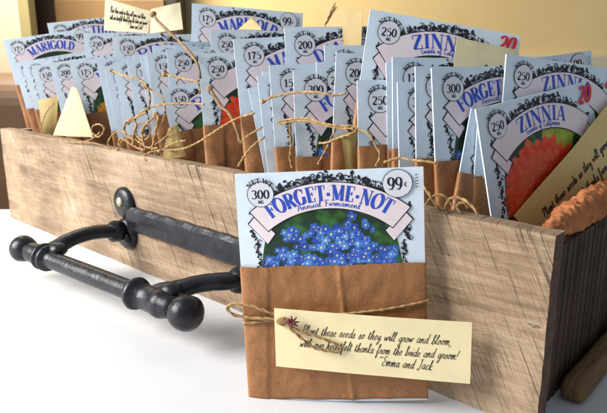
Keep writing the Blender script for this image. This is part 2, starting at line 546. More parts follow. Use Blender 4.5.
for sb, sa, vb, zb, zm in ((26.3, 26.8, -6.25, 3.1, 3.35), (12.7, 14.9, -5.55, 2.75, 2.95)):
    # pivot boss on the plate and a strap arm curving out to the bar
    t = MB()
    lump(t, (-1.0, sb, zb), .82, M['iron'], sb, (.95, 1, 1), 12, .08)
    lathe(t, (-.3, sb, zb), (-1, 0, 0), [(0, .7), (.5, .66), (.9, .5)], M['iron'], 20)
    t.build('pivot_boss', plate)
    P = resample(catmull([(-1.1, sb, zb), (-2.0, sb + .1, zb + .2), (-3.2, (sb * .6 + sa * .4), zm), (-4.5, (sb * .3 + sa * .7), zm - .2), (vb + .35, sa, 2.6), (vb - .15, sa, 2.3)], 10), .18)
    t = MB()
    n = len(P); vs = []; fs = []
    for i, p in enumerate(P):
        T = (P[min(i + 1, n - 1)] - P[max(i - 1, 0)]).normalized()
        side = Vector((0, 1, 0)); side = (side - T * side.dot(T)).normalized(); up = T.cross(side)
        f_ = i / (n - 1)
        hw = .50 + .28 * abs(f_ - .45) * 1.6; ht = .46
        for k in range(12):
            a = 2 * math.pi * k / 12
            ca, sa_ = math.cos(a), math.sin(a)
            e = (abs(ca) ** 4 + abs(sa_) ** 4) ** -.25
            vs.append(p + side * hw * ca * e + up * ht * sa_ * e + Vector((1, 1, 1)) * .02 * noise.noise(p * 2 + Vector((k, 0, 0))))
    for i in range(n - 1):
        for k in range(12):
            fs.append((i * 12 + k, i * 12 + (k + 1) % 12, (i + 1) * 12 + (k + 1) % 12, (i + 1) * 12 + k))
    fs.append(tuple(range(12))); fs.append(tuple((n - 1) * 12 + k for k in range(12)))
    t.add(vs, fs, M['iron'], True)
    arm = t.build('handle_arm', crate)
    t = MB(); lump(t, (vb + .55, sa - .9, 2.95), .62, M['iron'], sa, (1, 1.15, .75), 12, .06); t.build('rivet', arm)

# orange ribbed cloth rolled along the near end of the crate
def cloth_mesh():
    t = MB(); nv = 480; na = 72
    vs = []; fs = []
    for i in range(nv + 1):
        q = i / nv
        x = 1.0 + (CR_V - 1.2) * q
        tip = min(1, (x - 1.0) / 4.2) ** .6 if x > 1.0 else 0
        tip = max(.04, tip)
        for k in range(na):
            a = 2 * math.pi * k / na
            ca, sa = math.cos(a), math.sin(a)
            rib = math.sin(12.5 * x + 2.2 * math.sin(a) + 2.2 * noise.noise(Vector((x * .6, ca * 1.5, sa * 1.5))))
            q3 = Vector((x * 1.9, ca * 2.0, sa * 2.0))
            strand = math.sin(8 * a + 4.5 * x + 2.5 * noise.noise(Vector((x * .8, ca * 2, sa * 2 + 4))))
            r = 1 + .075 * rib * (.6 + .8 * noise.noise(q3 * .6)) + .045 * strand * (.5 + rib * .5) + .13 * noise.noise(q3) + .22 * noise.noise(Vector((x * .5, ca * 1.1, sa * 1.1)))
            sag = .25 * noise.noise(Vector((x * .3, 9, 0)))
            vs.append((x, -4.3 + .64 * r * ca * (.35 + .65 * tip), 8.72 + sag * .6 + .82 * r * sa * tip - .1 * (1 - tip)))
    for i in range(nv):
        for k in range(na):
            fs.append((i * na + k, i * na + (k + 1) % na, (i + 1) * na + (k + 1) % na, (i + 1) * na + k))
    fs.append(tuple(range(na))); fs.append(tuple(nv * na + k for k in range(na))[::-1])
    t.add(vs, fs, M['orange'], True)
    o = t.build('ribbed_cloth')
    o.matrix_world = Matrix.Translation(Vector((BX, BY, 0)) * CM) @ RC.to_4x4()
    return o
cl = cloth_mesh()
tag_props(cl, 'orange ribbed cloth rolled along the near right end of the wooden crate', 'cloth')

# ------------------------------------------------------------------ lettering
def arcp(cx, cy, rx, ry, a0, a1, n=12):
    return [(cx + rx * math.cos(math.radians(a0 + (a1 - a0) * i / n)), cy + ry * math.sin(math.radians(a0 + (a1 - a0) * i / n))) for i in range(n + 1)]
# serif capitals and figures: (advance, strokes); 't' thin stroke, 'T' thick, '' by direction
def ser(x, y, w=.17): return ('t', [(x - w, y), (x + w, y)])
G = {
 'A': (.86, [('t', [(.1, 0), (.42, 1)]), ('T', [(.42, 1), (.74, 0)]), ('t', [(.2, .33), (.62, .33)]), ser(.1, .02, .11), ser(.74, .02, .14)]),
 'C': (.80, [('', arcp(.42, .5, .34, .5, 48, 312, 18)), ('t', [(.68, .98), (.68, .7)])]),
 'D': (.86, [('T', [(.2, 0), (.2, 1)]), ('t', [(.04, .98), (.4, .98)]), ('t', [(.04, .02), (.4, .02)]), ('', arcp(.36, .5, .38, .48, 90, -90, 14))]),
 'E': (.74, [('T', [(.2, 0), (.2, 1)]), ('t', [(.04, .98), (.64, .98), (.64, .76)]), ('t', [(.2, .52), (.5, .52)]), ('t', [(.5, .4), (.5, .64)]), ('t', [(.04, .02), (.66, .02), (.66, .26)])]),
 'F': (.70, [('T', [(.2, 0), (.2, 1)]), ('t', [(.04, .98), (.64, .98), (.64, .74)]), ('t', [(.2, .52), (.5, .52)]), ('t', [(.5, .4), (.5, .64)]), ser(.2, .02)]),
 'G': (.88, [('', arcp(.42, .5, .34, .5, 48, 330, 18)), ('t', [(.68, .98), (.68, .7)]), ('T', [(.70, .06), (.70, .42)]), ser(.70, .44, .15)]),
 'H': (.92, [('T', [(.2, 0), (.2, 1)]), ('T', [(.72, 0), (.72, 1)]), ('t', [(.2, .52), (.72, .52)]), ser(.2, .02), ser(.2, .98), ser(.72, .02), ser(.72, .98)]),
 'I': (.42, [('T', [(.21, 0), (.21, 1)]), ser(.21, .02), ser(.21, .98)]),
 'K': (.88, [('T', [(.2, 0), (.2, 1)]), ('t', [(.22, .42), (.68, .98)]), ('T', [(.36, .58), (.72, 0)]), ser(.2, .02), ser(.2, .98), ser(.7, .02, .14), ser(.66, .98, .12)]),
 'L': (.70, [('T', [(.2, 0), (.2, 1)]), ser(.2, .98), ('t', [(.04, .02), (.64, .02), (.64, .28)])]),
 'M': (1.08, [('t', [(.16, 0), (.16, 1)]), ('T', [(.18, 1), (.5, .05)]), ('t', [(.5, .05), (.84, 1)]), ('T', [(.86, 0), (.86, 1)]), ser(.16, .02, .12), ser(.86, .02, .16), ser(.12, .98, .1), ser(.9, .98, .1)]),
 'N': (.92, [('t', [(.16, 0), (.16, 1)]), ('T', [(.16, 1), (.74, .02)]), ('t', [(.74, 0), (.74, 1)]), ser(.16, .02, .12), ser(.12, .98, .1), ser(.74, .98, .13)]),
 'O': (.90, [('', arcp(.45, .5, .37, .5, 0, 360, 24))]),
 'P': (.76, [('T', [(.2, 0), (.2, 1)]), ('t', [(.04, .98), (.4, .98)]), ('', arcp(.38, .73, .28, .25, 90, -90, 12)), ('t', [(.2, .48), (.4, .48)]), ser(.2, .02)]),
 'R': (.86, [('T', [(.2, 0), (.2, 1)]), ('t', [(.04, .98), (.4, .98)]), ('', arcp(.38, .75, .27, .23, 90, -90, 12)), ('t', [(.2, .52), (.4, .52)]), ('T', [(.42, .5), (.74, .02)]), ser(.2, .02), ser(.76, .02, .08)]),
 'S': (.70, [('', arcp(.34, .75, .25, .24, 30, 270, 12) + arcp(.34, .26, .28, .25, 90, -150, 12)[1:]), ('t', [(.58, .98), (.58, .74)])]),
 'T': (.78, [('T', [(.39, 0), (.39, 1)]), ('t', [(.06, .74), (.06, .98), (.72, .98), (.72, .74)]), ser(.39, .02)]),
 'U': (.90, [('', [(.2, 1), (.2, .35)] + arcp(.46, .32, .26, .32, 180, 360, 12) + [(.72, 1)]), ser(.2, .98), ser(.72, .98, .12)]),
 'W': (1.14, [('T', [(.08, 1), (.34, 0)]), ('t', [(.34, 0), (.56, .9)]), ('T', [(.56, .95), (.82, 0)]), ('t', [(.82, 0), (1.04, 1)]), ser(.08, .98, .12), ser(1.04, .98, .1)]),
 'Z': (.78, [('t', [(.1, .74), (.1, .98), (.66, .98)]), ('T', [(.64, .98), (.12, .02)]), ('t', [(.1, .02), (.68, .02), (.68, .28)])]),
 '-': (.42, [('T', [(.08, .40), (.34, .40)])]),
 '0': (.64, [('', arcp(.32, .5, .24, .5, 0, 360, 22))]),
 '1': (.50, [('T', [(.27, 0), (.27, 1)]), ('t', [(.1, .82), (.27, 1)]), ser(.27, .02)]),
 '2': (.64, [('', arcp(.31, .74, .23, .26, 160, -40, 12) + [(.08, .06)]), ('T', [(.08, .05), (.56, .05)])]),
 '3': (.62, [('', arcp(.29, .76, .21, .24, 150, -90, 12)), ('', arcp(.28, .26, .25, .26, 90, -150, 14))]),
 '5': (.62, [('t', [(.52, .97), (.16, .97), (.12, .52)]), ('', arcp(.29, .32, .25, .32, 130, -140, 16))]),
 '7': (.60, [('T', [(.08, .95), (.54, .95)]), ('', [(.54, .95), (.34, .5), (.24, 0)])]),
 '9': (.64, [('', arcp(.31, .68, .24, .32, 0, 360, 20)), ('', [(.55, .68), (.52, .3), (.36, .02), (.12, .06)])]),
 '¢': (.44, [('', arcp(.22, .5, .17, .28, 50, 310, 12)), ('t', [(.22, .1), (.22, .92)])]),
}
H_ = {  # handwriting / small lower case skeleton, x-height about .5
 'a': (.50, [[(.36, .42), (.2, .5), (.05, .25), (.15, .02), (.33, .2), (.38, .48), (.37, .1), (.5, .04)]]),
 'b': (.44, [[(0, .05), (.2, .7), (.22, 1), (.12, .9), (.1, .12), (.2, 0), (.35, .2), (.28, .42), (.2, .36)]]),
 'c': (.42, [[(.36, .40), (.22, .5), (.06, .25), (.16, .02), (.42, .12)]]),
 'd': (.50, [[(.35, .42), (.2, .5), (.05, .25), (.15, .02), (.33, .25), (.42, 1), (.37, .1), (.5, .04)]]),
 'e': (.42, [[(.02, .15), (.3, .34), (.22, .5), (.06, .28), (.16, .02), (.42, .14)]]),
 'f': (.38, [[(0, .1), (.24, .7), (.28, 1), (.17, .9), (.12, 0), (.05, -.4), (.14, -.42), (.18, 0), (.38, .12)]]),
 'g': (.50, [[(.35, .42), (.2, .5), (.05, .25), (.15, .05), (.33, .25), (.37, .48), (.33, -.3), (.18, -.44), (.14, -.3), (.5, .1)]]),
 'h': (.48, [[(0, .1), (.2, .78), (.2, 1), (.12, .85), (.08, 0)], [(.08, .1), (.22, .45), (.33, .42), (.31, .08), (.48, .05)]]),
 'i': (.28, [[(0, .1), (.14, .48), (.13, .08), (.28, .06)], [(.17, .66), (.19, .72)]]),
 'j': (.28, [[(.1, .48), (.08, -.3), (-.06, -.42), (.28, .1)]]),
 'k': (.46, [[(0, .1), (.2, .78), (.2, 1), (.12, .85), (.08, 0)], [(.36, .48), (.12, .22), (.32, .02), (.46, .08)]]),
 'l': (.28, [[(0, .1), (.21, .8), (.18, 1), (.1, .85), (.1, .08), (.28, .06)]]),
 'm': (.66, [[(0, .3), (.08, .48), (.07, 0)], [(.07, .1), (.22, .48), (.28, .4), (.26, 0)], [(.26, .1), (.42, .48), (.49, .4), (.48, .07), (.66, .06)]]),
 'n': (.50, [[(0, .3), (.08, .48), (.07, 0)], [(.07, .1), (.22, .48), (.32, .42), (.31, .07), (.5, .06)]]),
 'o': (.44, [[(.2, .5), (.06, .28), (.14, .02), (.32, .2), (.24, .48), (.2, .42), (.44, .38)]]),
 'p': (.46, [[(0, .2), (.12, .5), (.06, -.45)], [(.08, .1), (.22, .48), (.36, .36), (.26, .04), (.1, .1)], [(.26, .04), (.46, .1)]]),
 'r': (.38, [[(0, .1), (.1, .5), (.12, .42), (.28, .46), (.24, .1), (.38, .06)]]),
 's': (.38, [[(0, .08), (.2, .52), (.26, .2), (.16, 0), (.06, .06)], [(.16, 0), (.38, .1)]]),
 't': (.32, [[(.02, .1), (.16, .8), (.12, .1), (.32, .06)], [(.02, .56), (.3, .6)]]),
 'u': (.50, [[(.02, .48), (.08, .1), (.2, .04), (.35, .48), (.35, .08), (.5, .06)]]),
 'w': (.58, [[(.02, .46), (.1, .06), (.26, .4), (.3, .06), (.46, .48), (.58, .38)]]),
 'y': (.48, [[(.02, .48), (.1, .12), (.22, .1), (.35, .48), (.3, -.3), (.14, -.44), (.14, -.28), (.48, .1)]]),
 'P': (.58, [[(.22, 1), (.12, 0)], [(.02, .85), (.3, 1.05), (.54, .82), (.4, .52), (.16, .46)]]),
 'E': (.56, [[(.5, .95), (.3, 1.02), (.18, .78), (.34, .56), (.12, .3), (.2, .02), (.52, .12)]]),
 'J': (.56, [[(.1, .95), (.52, 1.0)], [(.36, 1), (.3, .1), (.12, -.12), (.04, .1)]]),
 'A': (.6, [[(0, 0), (.3, 1), (.5, 0)], [(.1, .36), (.44, .36)]]),
 'F': (.5, [[(.12, 0), (.14, 1)], [(.02, .98), (.5, .98)], [(.12, .52), (.4, .52)]]),
 'G': (.6, [[(.52, .85), (.3, 1), (.06, .55), (.25, 0), (.52, .12), (.52, .42), (.34, .42)]]),
 'C': (.56, [[(.5, .85), (.3, 1), (.06, .52), (.25, 0), (.54, .14)]]),
 ',': (.2, [[(.08, .06), (.1, -.02), (.03, -.16)]]),
 '!': (.26, [[(.2, .95), (.1, .28)], [(.07, .06), (.07, .0)]]),
 '~': (.5, [[(0, .8), (.14, .92), (.3, .8), (.46, .92)]]),
}

def ribbon(mb, pts, wf, place, m, off):
    P = [Vector((x, y)) for x, y in pts]
    Q = [P[0]]
    for p in P[1:]:
        if (p - Q[-1]).length > 1e-4: Q.append(p)
    P = Q; n = len(P)
    if n < 2: return
    closed = (P[0] - P[-1]).length < 1e-3
    vs = []
    for i in range(n):
        if closed and i in (0, n - 1): d = P[1] - P[n - 2]
        else: d = P[min(i + 1, n - 1)] - P[max(i - 1, 0)]
        d = d.normalized() if d.length > 1e-9 else Vector((1, 0))
        w = wf(d) / 2
        nrm = Vector((-d.y, d.x)) * w
        for q in (P[i] + nrm, P[i] - nrm):
            vs.append(place(q.x, q.y, off))
    mb.add(vs, [(2 * i, 2 * i + 1, 2 * i + 3, 2 * i + 2) for i in range(n - 1)], m)

def densify(pts, step):
    out = [pts[0]]
    for a, b in zip(pts, pts[1:]):
        L = math.hypot(b[0] - a[0], b[1] - a[1]); k = max(1, int(L / step))
        for i in range(1, k + 1):
            out.append((a[0] + (b[0] - a[0]) * i / k, a[1] + (b[1] - a[1]) * i / k))
    return out

def serif_text(mb, text, size, fit, xf, place, m, off, thick=.2, thin=.055, track=.04):
    """xf maps flat text coordinates (x from the middle, y from the baseline) to card coordinates"""
    adv = sum(G[c][0] + track for c in text if c != ' ') + .35 * text.count(' ')
    sx = fit / adv if fit else size
    x = -adv / 2
    for ch in text:
        if ch == ' ': x += .35; continue
        a, strokes = G[ch]
        for mode, pts in strokes:
            pts = densify(pts, .22)
            def wf(d, mode=mode):
                if mode == 't': return thin * size
                if mode == 'T': return thick * size * min(1, .55 + .45 * sx / size)
                return (thin + (thick - thin) * d.y * d.y) * size
            q = [((x + px) * sx, py * size) for px, py in pts]
            ribbon(mb, [xf(*p) for p in q], wf, place, m, off)
        x += a + track

def hand_text(mb, text, x, y, size, slant, place, m, off, w=.06, fit=None, rnd=None, smooth=5, xs=1.0):
    if fit:
        adv = sum(H_[c][0] if c != ' ' else .42 for c in text)
        xs = fit / (adv * size)
    for ch in text:
        if ch == ' ': x += .42 * size * xs; continue
        a, strokes = H_[ch]
        jy = rnd.uniform(-.03, .03) * size if rnd else 0
        for st in strokes:
            pts = [(p.x, p.y) for p in catmull([(px, py, 0) for px, py in st], smooth)]
            q = [(x + (px + py * slant) * size * xs, y + jy + py * size) for px, py in pts]
            ribbon(mb, q, lambda d: size * w * (.55 + .75 * abs(d.y * .8 - d.x * .35)), place, m, off)
        x += a * size * xs
    return x

# ------------------------------------------------------------------ seed packets
PW, PH = 8.3, 11.4
def front_y(x, z):
    a = max(0, 1 - (2 * x / PW) ** 2); b2 = max(0, 1 - (z / PH)) 
    return -(.045 + .17 * a ** .8 * (1 - (1 - b2) ** 2) * (.6 + .4 * min(1, z / 1.0)) + .02 * a + .03 * noise.noise(Vector((x * .35, 2, z * .35))) * min(1, 3 * a))
def drape(x, z, off): return (x, front_y(x, z) - .012 - off * .008, z)

def envelope_mesh():
    t = MB(); nx, nz = 18, 24
    vs = []; fs = []
    for side in (0, 1):
        for i in range(nx + 1):
            for j in range(nz + 1):
                x = -PW / 2 + PW * i / nx; z = PH * j / nz
                y = front_y(x, z) if side == 0 else -front_y(x, z) * .8
                vs.append((x, y, z))
    w = nz + 1; o = (nx + 1) * w
    for i in range(nx):
        for j in range(nz):
            a = i * w + j
            fs.append((a, a + w, a + w + 1, a + 1)); fs.append((o + a, o + a + 1, o + a + w + 1, o + a + w))
    t.add(vs, fs, M['paper'], True)
    fs = []
    for j in range(nz):
        fs.append((j, j + 1, o + j + 1, o + j)); e = nx * w + j; fs.append((e, o + e, o + e + 1, e + 1))
    for i in range(nx):
        a = i * w; fs.append((a, o + a, o + a + w, a + w)); e = a + nz; fs.append((e, e + w, o + e + w, o + e))
    t.add(vs, fs, M['paper'], False)
    return t

def sleeve_mesh(h, seed, depth=0):
    """brown paper wrapped round the lower part of a packet"""
    t = MB(); nx, nz = 90, 40
    vs = []; fs = []
    xe = PW / 2 + .035
    def surf(x, z, sgn):
        y = front_y(max(-PW / 2, min(PW / 2, x * .985)), z) - .05
        if sgn > 0: y = y * .85
        p = Vector((x, z, seed * 3.3))
        wr = .10 * noise.noise(p * .45) + .05 * noise.noise(p * 1.3) + .02 * noise.noise(p * 3.1)
        xa = -3.2 + .05 * z                                  # folded-over flap at the left, sharp crease right of the middle
        st = 1 / (1 + math.exp((x - xa) / .022))
        crease = -.055 * st - .10 * math.exp(-abs(x - .75 + .06 * z) / .06) - .05 * math.exp(-abs(z - h * .55 - .1 * x) / .07) * (.5 + .5 * noise.noise(p * .6))
        edge = max(0, 1 - (abs(x) / xe) ** 24)
        y2 = y - (abs(wr) + .0) * edge + crease * edge
        return y2 if sgn < 0 else -y2
    for sgn in (-1, 1):
        for i in range(nx + 1):
            x = -xe + 2 * xe * i / nx
            top = h + .06 * noise.noise(Vector((x * .5, seed, 0))) + .03 * noise.noise(Vector((x * 3, seed, 1)))
            for j in range(nz + 1):
                z = .14 + .05 * noise.noise(Vector((x * .8, seed, 4))) + (top - .14) * j / nz
                vs.append((x, surf(x, max(0, z), sgn), z))
    w = nz + 1; o = (nx + 1) * w
    for i in range(nx):
        for j in range(nz):
            a = i * w + j
            fs.append((a, a + w, a + w + 1, a + 1)); fs.append((o + a, o + a + 1, o + a + w + 1, o + a + w))
    for j in range(nz):
        fs.append((j, j + 1, o + j + 1, o + j)); e = nx * w + j; fs.append((e, o + e, o + e + 1, e + 1))
    for i in range(nx):
        a = i * w; fs.append((a, o + a, o + a + w, a + w))
    t.add(vs, fs, M['kraft'], True)
    return t

R_OUT, R_IN, YC = 5.5, 4.3, PH - .55 - 5.5
def on_arc(r, deg): return (r * math.sin(math.radians(deg)), YC + r * math.cos(math.radians(deg)))

def flower_image(kind, X, Y):
    """a printed flower photograph as colours over card coordinates (cm)"""
    rs = np.random.RandomState({'F': 3, 'Z': 5, 'M': 7, 'P': 9, 'D': 11}[kind])
    def soft(n, s):
        f = np.zeros_like(X)
        for _ in range(n):
            kx, ky, ph = rs.normal(0, s), rs.normal(0, s), rs.uniform(0, 6.28)
            f += np.sin(kx * X + ky * Y + ph)
        return f / math.sqrt(n)
    g = soft(14, 3.5); g2 = soft(14, 9)
    img = np.stack([.010 + .02 * np.clip(g + .3 * g2, 0, 2), .035 + .075 * np.clip(g + .5 * g2, 0, 2.2), .012 + .015 * np.clip(g2, 0, 2)], -1)
    if kind == 'F':
        cl = [(-2.3, 7.2, .75), (-1.0, 6.4, 1.2), (.7, 6.4, 1.5), (2.0, 7.3, 1.0), (-.2, 8.2, .9), (1.2, 8.3, .9), (-2.5, 6.0, .8), (2.5, 6.0, 1.0), (-1.6, 8.4, .5), (.3, 7.4, .8)]
        fl = []
        for cx, cy, r in cl:
            for _ in range(int(46 * r * r)):
                a = rs.uniform(0, 6.28); d = r * math.sqrt(rs.uniform())
                fl.append((cx + d * math.cos(a), cy + d * math.sin(a) * .8))
        for _ in range(28): fl.append((rs.uniform(-3.2, 3.2), rs.uniform(5.0, 10)))
        rs.shuffle(fl)
        for k, (cx, cy) in enumerate(fl):
            R = rs.uniform(.12, .23); rot = rs.uniform(0, 6.28)
            dx, dy = X - cx, Y - cy
            m_ = (abs(dx) < R) & (abs(dy) < R)
            if not m_.any(): continue
            d = np.hypot(dx, dy) / R; a = np.arctan2(dy, dx) + rot
            edge = .68 + .32 * np.abs(np.cos(2.5 * a))
            inside = m_ & (d < edge)
            s = rs.uniform(.25, 1.0) * (.55 + .45 * k / len(fl))
            col = np.array([.015 + .13 * s ** 2.5, .05 + .33 * s ** 2, .30 + .55 * s])
            sh = (.70 + .45 * d[..., None]) * (1 - .25 * np.abs(np.sin(2.5 * a))[..., None])
            img = np.where(inside[..., None], col * sh, img)
            img = np.where((m_ & (d < .24))[..., None], np.array([.75, .78, .62]) * (.6 + .4 * s), img)
        return img
    base = {'Z': [(.88, .025, .010), (.92, .12, .02)], 'M': [(.85, .28, .01), (.9, .5, .03)], 'P': [(.72, .12, .28), (.85, .45, .55)], 'D': [(.42, .03, .30), (.7, .2, .5)]}[kind]
    blooms = {'Z': [(-.45, 6.75, 2.9)], 'M': [(-1.4, 6.6, 1.6), (1.5, 6.9, 1.5), (.2, 4.9, 1.5)], 'P': [(-1.3, 6.8, 1.3), (1.2, 7.2, 1.3), (.1, 5.2, 1.4), (-2.4, 5.2, 1.0)], 'D': [(-1.2, 7.0, 1.2), (1.3, 6.7, 1.4), (-.2, 5.2, 1.3)]}[kind]
    if kind == 'Z':
        for cx, cy, r, cc in ((1.3, 9.0, .75, (.32, .42, .03)), (.3, 9.3, .4, (.40, .45, .05)), (-2.3, 4.3, .9, (.7, .35, .03)), (2.5, 7.6, .6, (.06, .2, .02))):
            d = np.hypot((X - cx) / 1.3, Y - cy) / r + .18 * g2
            img = np.where((d < 1)[..., None], np.array(cc) * (1.1 - .5 * np.clip(d, 0, 1))[..., None], img)
    for cx, cy, R in blooms:
        for ring in np.linspace(1, .08, 13):
            npet = int(10 + 18 * ring); rot = rs.uniform(0, 6.28)
            dx, dy = X - cx, (Y - cy) * 1.12
            d = np.hypot(dx, dy) / (R * ring); a = np.arctan2(dy, dx) + rot
            ph = (a * npet / (2 * math.pi)) % 1 - .5
            idx = np.floor(a * npet / (2 * math.pi)).astype(int)
            edge = 1 - 1.3 * np.abs(ph) ** 2.6 + .05 * np.sin(idx * 2.3)
            inside = d < edge
            tcol = (.5 + .5 * np.sin(idx * 12.9 + ring * 40))
            col = np.array(base[0]) * (1 - tcol[..., None]) + np.array(base[1]) * tcol[..., None]
            sh = (.35 + .65 * np.clip(d, 0, 1) ** 1.5) * (1 - 1.5 * np.abs(ph) ** 3) * (.75 + .3 * ring)
            streak = 1 - .22 * np.abs(np.sin(a * npet * 2.5))
            img = np.where(inside[..., None], col * (sh * streak)[..., None], img)
    return img

def photo_mesh(kind):
    nx, nz = (150, 110) if kind in 'FZ' else (70, 56)
    bottom = 4.4
    xs = np.linspace(-3.18, 3.18, nx + 1)
    def top(x):
        ax = abs(x)
        if ax < 2.76: return YC + math.sqrt(R_IN ** 2 - x * x) - .02
        return YC + math.sqrt(R_IN ** 2 - 2.76 ** 2) - .02 - ((ax - 2.76) / .42) ** 1.6 * 1.9
    V = []
    for x in xs:
        tz = top(x)
        for j in range(nz + 1): V.append((x, bottom + (tz - bottom) * j / nz))
    V = np.array(V)
    col = np.clip(flower_image(kind, V[:, 0], V[:, 1]), 0, 1)
    t = MB(); w = nz + 1
    t.add([drape(x, z, 1) for x, z in V], [(i * w + j, (i + 1) * w + j, (i + 1) * w + j + 1, i * w + j + 1) for i in range(nx) for j in range(nz)], M['photo'], True)
    return t, col

KIND = {'F': ('FORGET-ME-NOT', 'Annual Firmament', '300', 33.5, '99¢'), 'Z': ('ZINNIA', 'Giants of California', '250', 20.5, '2'),
        'M': ('MARIGOLD', None, '175', 26, '99¢'), 'P': ('PINKS', None, '150', 27, '99¢'), 'D': ('DIANTHUS', None, '200', 30, '99¢')}

def art(kind, envl):
    title, sub, num, half, price = KIND[kind]
    rn = random.Random(ord(kind))
    # printed picture
    t, col = photo_mesh(kind)
    o = t.build('flower_picture', envl)
    ca = o.data.color_attributes.new('print', 'FLOAT_COLOR', 'POINT')
    ca.data.foreach_set('color', np.concatenate([col, np.ones((len(col), 1))], 1).astype(np.float32).ravel())
    # scrolling black leaves round the banner
    t = MB()
    def blob(cx, cy, r, ang, squash, m=M['ink'], off=1):
        pts = []
        for k in range(10):
            a = 2 * math.pi * k / 10
            rr = r * (1 - .25 * math.cos(a) * (k % 2))
            x, y = rr * math.cos(a), rr * squash * math.sin(a)
            pts.append(drape(cx + x * math.cos(ang) - y * math.sin(ang), cy + x * math.sin(ang) + y * math.cos(ang), off))
        t.add(pts, [tuple(range(10))], m)
    def curl(cx, cy, r, a0, turns, w, off=2):
        pts = [(cx + r * (1 - .8 * k / 16) * math.cos(a0 + turns * 6.28 * k / 16), cy + r * (1 - .8 * k / 16) * math.sin(a0 + turns * 6.28 * k / 16)) for k in range(17)]
        ribbon(t, pts, lambda d: w, drape, M['ink'], off)
    for k in range(80):
        dg = rn.uniform(-29, 29); r = R_OUT + abs(rn.gauss(.0, .19)) + .03
        if abs(dg) > 22: r = R_OUT + rn.uniform(0, .15)
        p = on_arc(r, dg)
        blob(*p, rn.uniform(.07, .15), rn.uniform(0, 3.14), rn.uniform(.35, .7))
    for k in range(34):
        dg = -29 + 58 * (k + rn.uniform(.1, .9)) / 34; p = on_arc(R_OUT + rn.uniform(.14, .42) * (1 - abs(dg) / 60), dg)
        curl(*p, rn.uniform(.09, .19), rn.uniform(0, 6.28), rn.choice((-1, 1)) * rn.uniform(.7, 1.2), rn.uniform(.03, .05))
        if rn.random() < .5: blob(*on_arc(R_OUT + .33, dg + rn.uniform(-1, 1)), .07, rn.uniform(0, 3), .5)
    for sg in (-1, 1):
        for k in range(34):
            q = k / 33
            y = PH - 2.75 - 4.2 * q
            x = sg * (3.45 - .18 * math.sin(q * 5)) + rn.uniform(-.1, .1)
            blob(x, y, rn.uniform(.06, .14), rn.uniform(0, 3.14), rn.uniform(.3, .7))
            if k % 2 == 0: curl(x + rn.uniform(-.1, .1), y, rn.uniform(.09, .17), rn.uniform(0, 6), rn.choice((-1, 1)) * .9, .032)
        for k in range(7):                              # sprig beneath the seal
            blob(sg * 3.35 + rn.uniform(-.25, .25), PH - 1.72 + rn.uniform(-.18, .14), rn.uniform(.05, .12), rn.uniform(0, 3.14), .5)
    t.build('border_ornament', envl)
    # banner with folded tails, outlined in black
    t = MB()
    def arc_strip(r0, r1, a0, a1, m, off, n=48):
        vs = []
        for i in range(n + 1):
            a = a0 + (a1 - a0) * i / n
            for r in (r1, (r0 + r1) / 2, r0): vs.append(drape(*on_arc(r, a), off))
        t.add(vs, [(3 * i + k, 3 * i + k + 1, 3 * i + k + 4, 3 * i + k + 3) for i in range(n) for k in (0, 1)], m)
    for sg in (-1, 1):
        a = [on_arc(R_OUT - .28, sg * 39), on_arc(R_OUT - .36, sg * 45), on_arc(R_IN - .42, sg * 46.5), on_arc(R_IN - .3, sg * 38)]
        cx = sum(p[0] for p in a) / 4; cy = sum(p[1] for p in a) / 4
        big = [(cx + (p[0] - cx) * 1.11, cy + (p[1] - cy) * 1.07) for p in a]
        t.add([drape(*p, 3) for p in big], [(0, 1, 2, 3)], M['ink'])
        t.add([drape(*p, 4) for p in a], [(0, 1, 2, 3)], M['banner'])
    arc_strip(R_IN - .045, R_OUT + .045, -40.5, 40.5, M['ink'], 5)
    arc_strip(R_IN, R_OUT, -40, 40, M['banner'], 6)
    t.build('banner', envl)
    # title along the arc
    t = MB()
    r_base = R_IN + (.36 if sub else .22); size = .72 if sub else .82
    def xf(x, y): return on_arc(r_base + y, math.degrees(x / (r_base + size * .45)))
    fit = 2 * math.radians(half) * (r_base + size * .45)
    serif_text(t, title, size, fit, xf, drape, M['blue_ink'], 7, .235, .062)
    if sub:
        r2 = R_IN + .10
        L = 2 * math.radians(18 if kind == 'F' else 15.5) * r2
        class Pl: pass
        def pl(x, y, off): return drape(*on_arc(r2 + y, math.degrees(x / r2)), off)
        hand_text(t, sub, -L / 2, 0, .29, 0, pl, M['blue_ink'], 7, .11, L, None, 3)
    t.build('title_lettering', envl)
    # weight seal
    def seal(cx, cy, r, name):
        t = MB(); n = 32
        for rr, m_, off in ((r + .03, M['ink'], 7), (r, M['seal'], 8)):
            t.add([drape(cx, cy, off)] + [drape(cx + rr * math.cos(2 * math.pi * k / n), cy + rr * math.sin(2 * math.pi * k / n), off) for k in range(n)],
                  [(0, k + 1, (k + 1) % n + 1) for k in range(n)], m_)
        return t
    cx, cy = -3.02, PH - 1.0
    t = seal(cx, cy, .58, 'weight_seal')
    serif_text(t, num, .40, .82, lambda x, y: (cx + x, cy - .2 + y), drape, M['ink'], 9, .2, .07)
    serif_text(t, 'MG', .15, .26, lambda x, y: (cx + x, cy - .43 + y), drape, M['ink'], 9, .24, .12)
    rr = .56
    serif_text(t, 'NET WT', .20, 1.15, lambda x, y: (cx + (rr + y) * math.sin(x / rr * .95), cy + (rr + y) * math.cos(x / rr * .95)), drape, M['ink'], 9, .28, .16)
    t.build('weight_seal', envl)
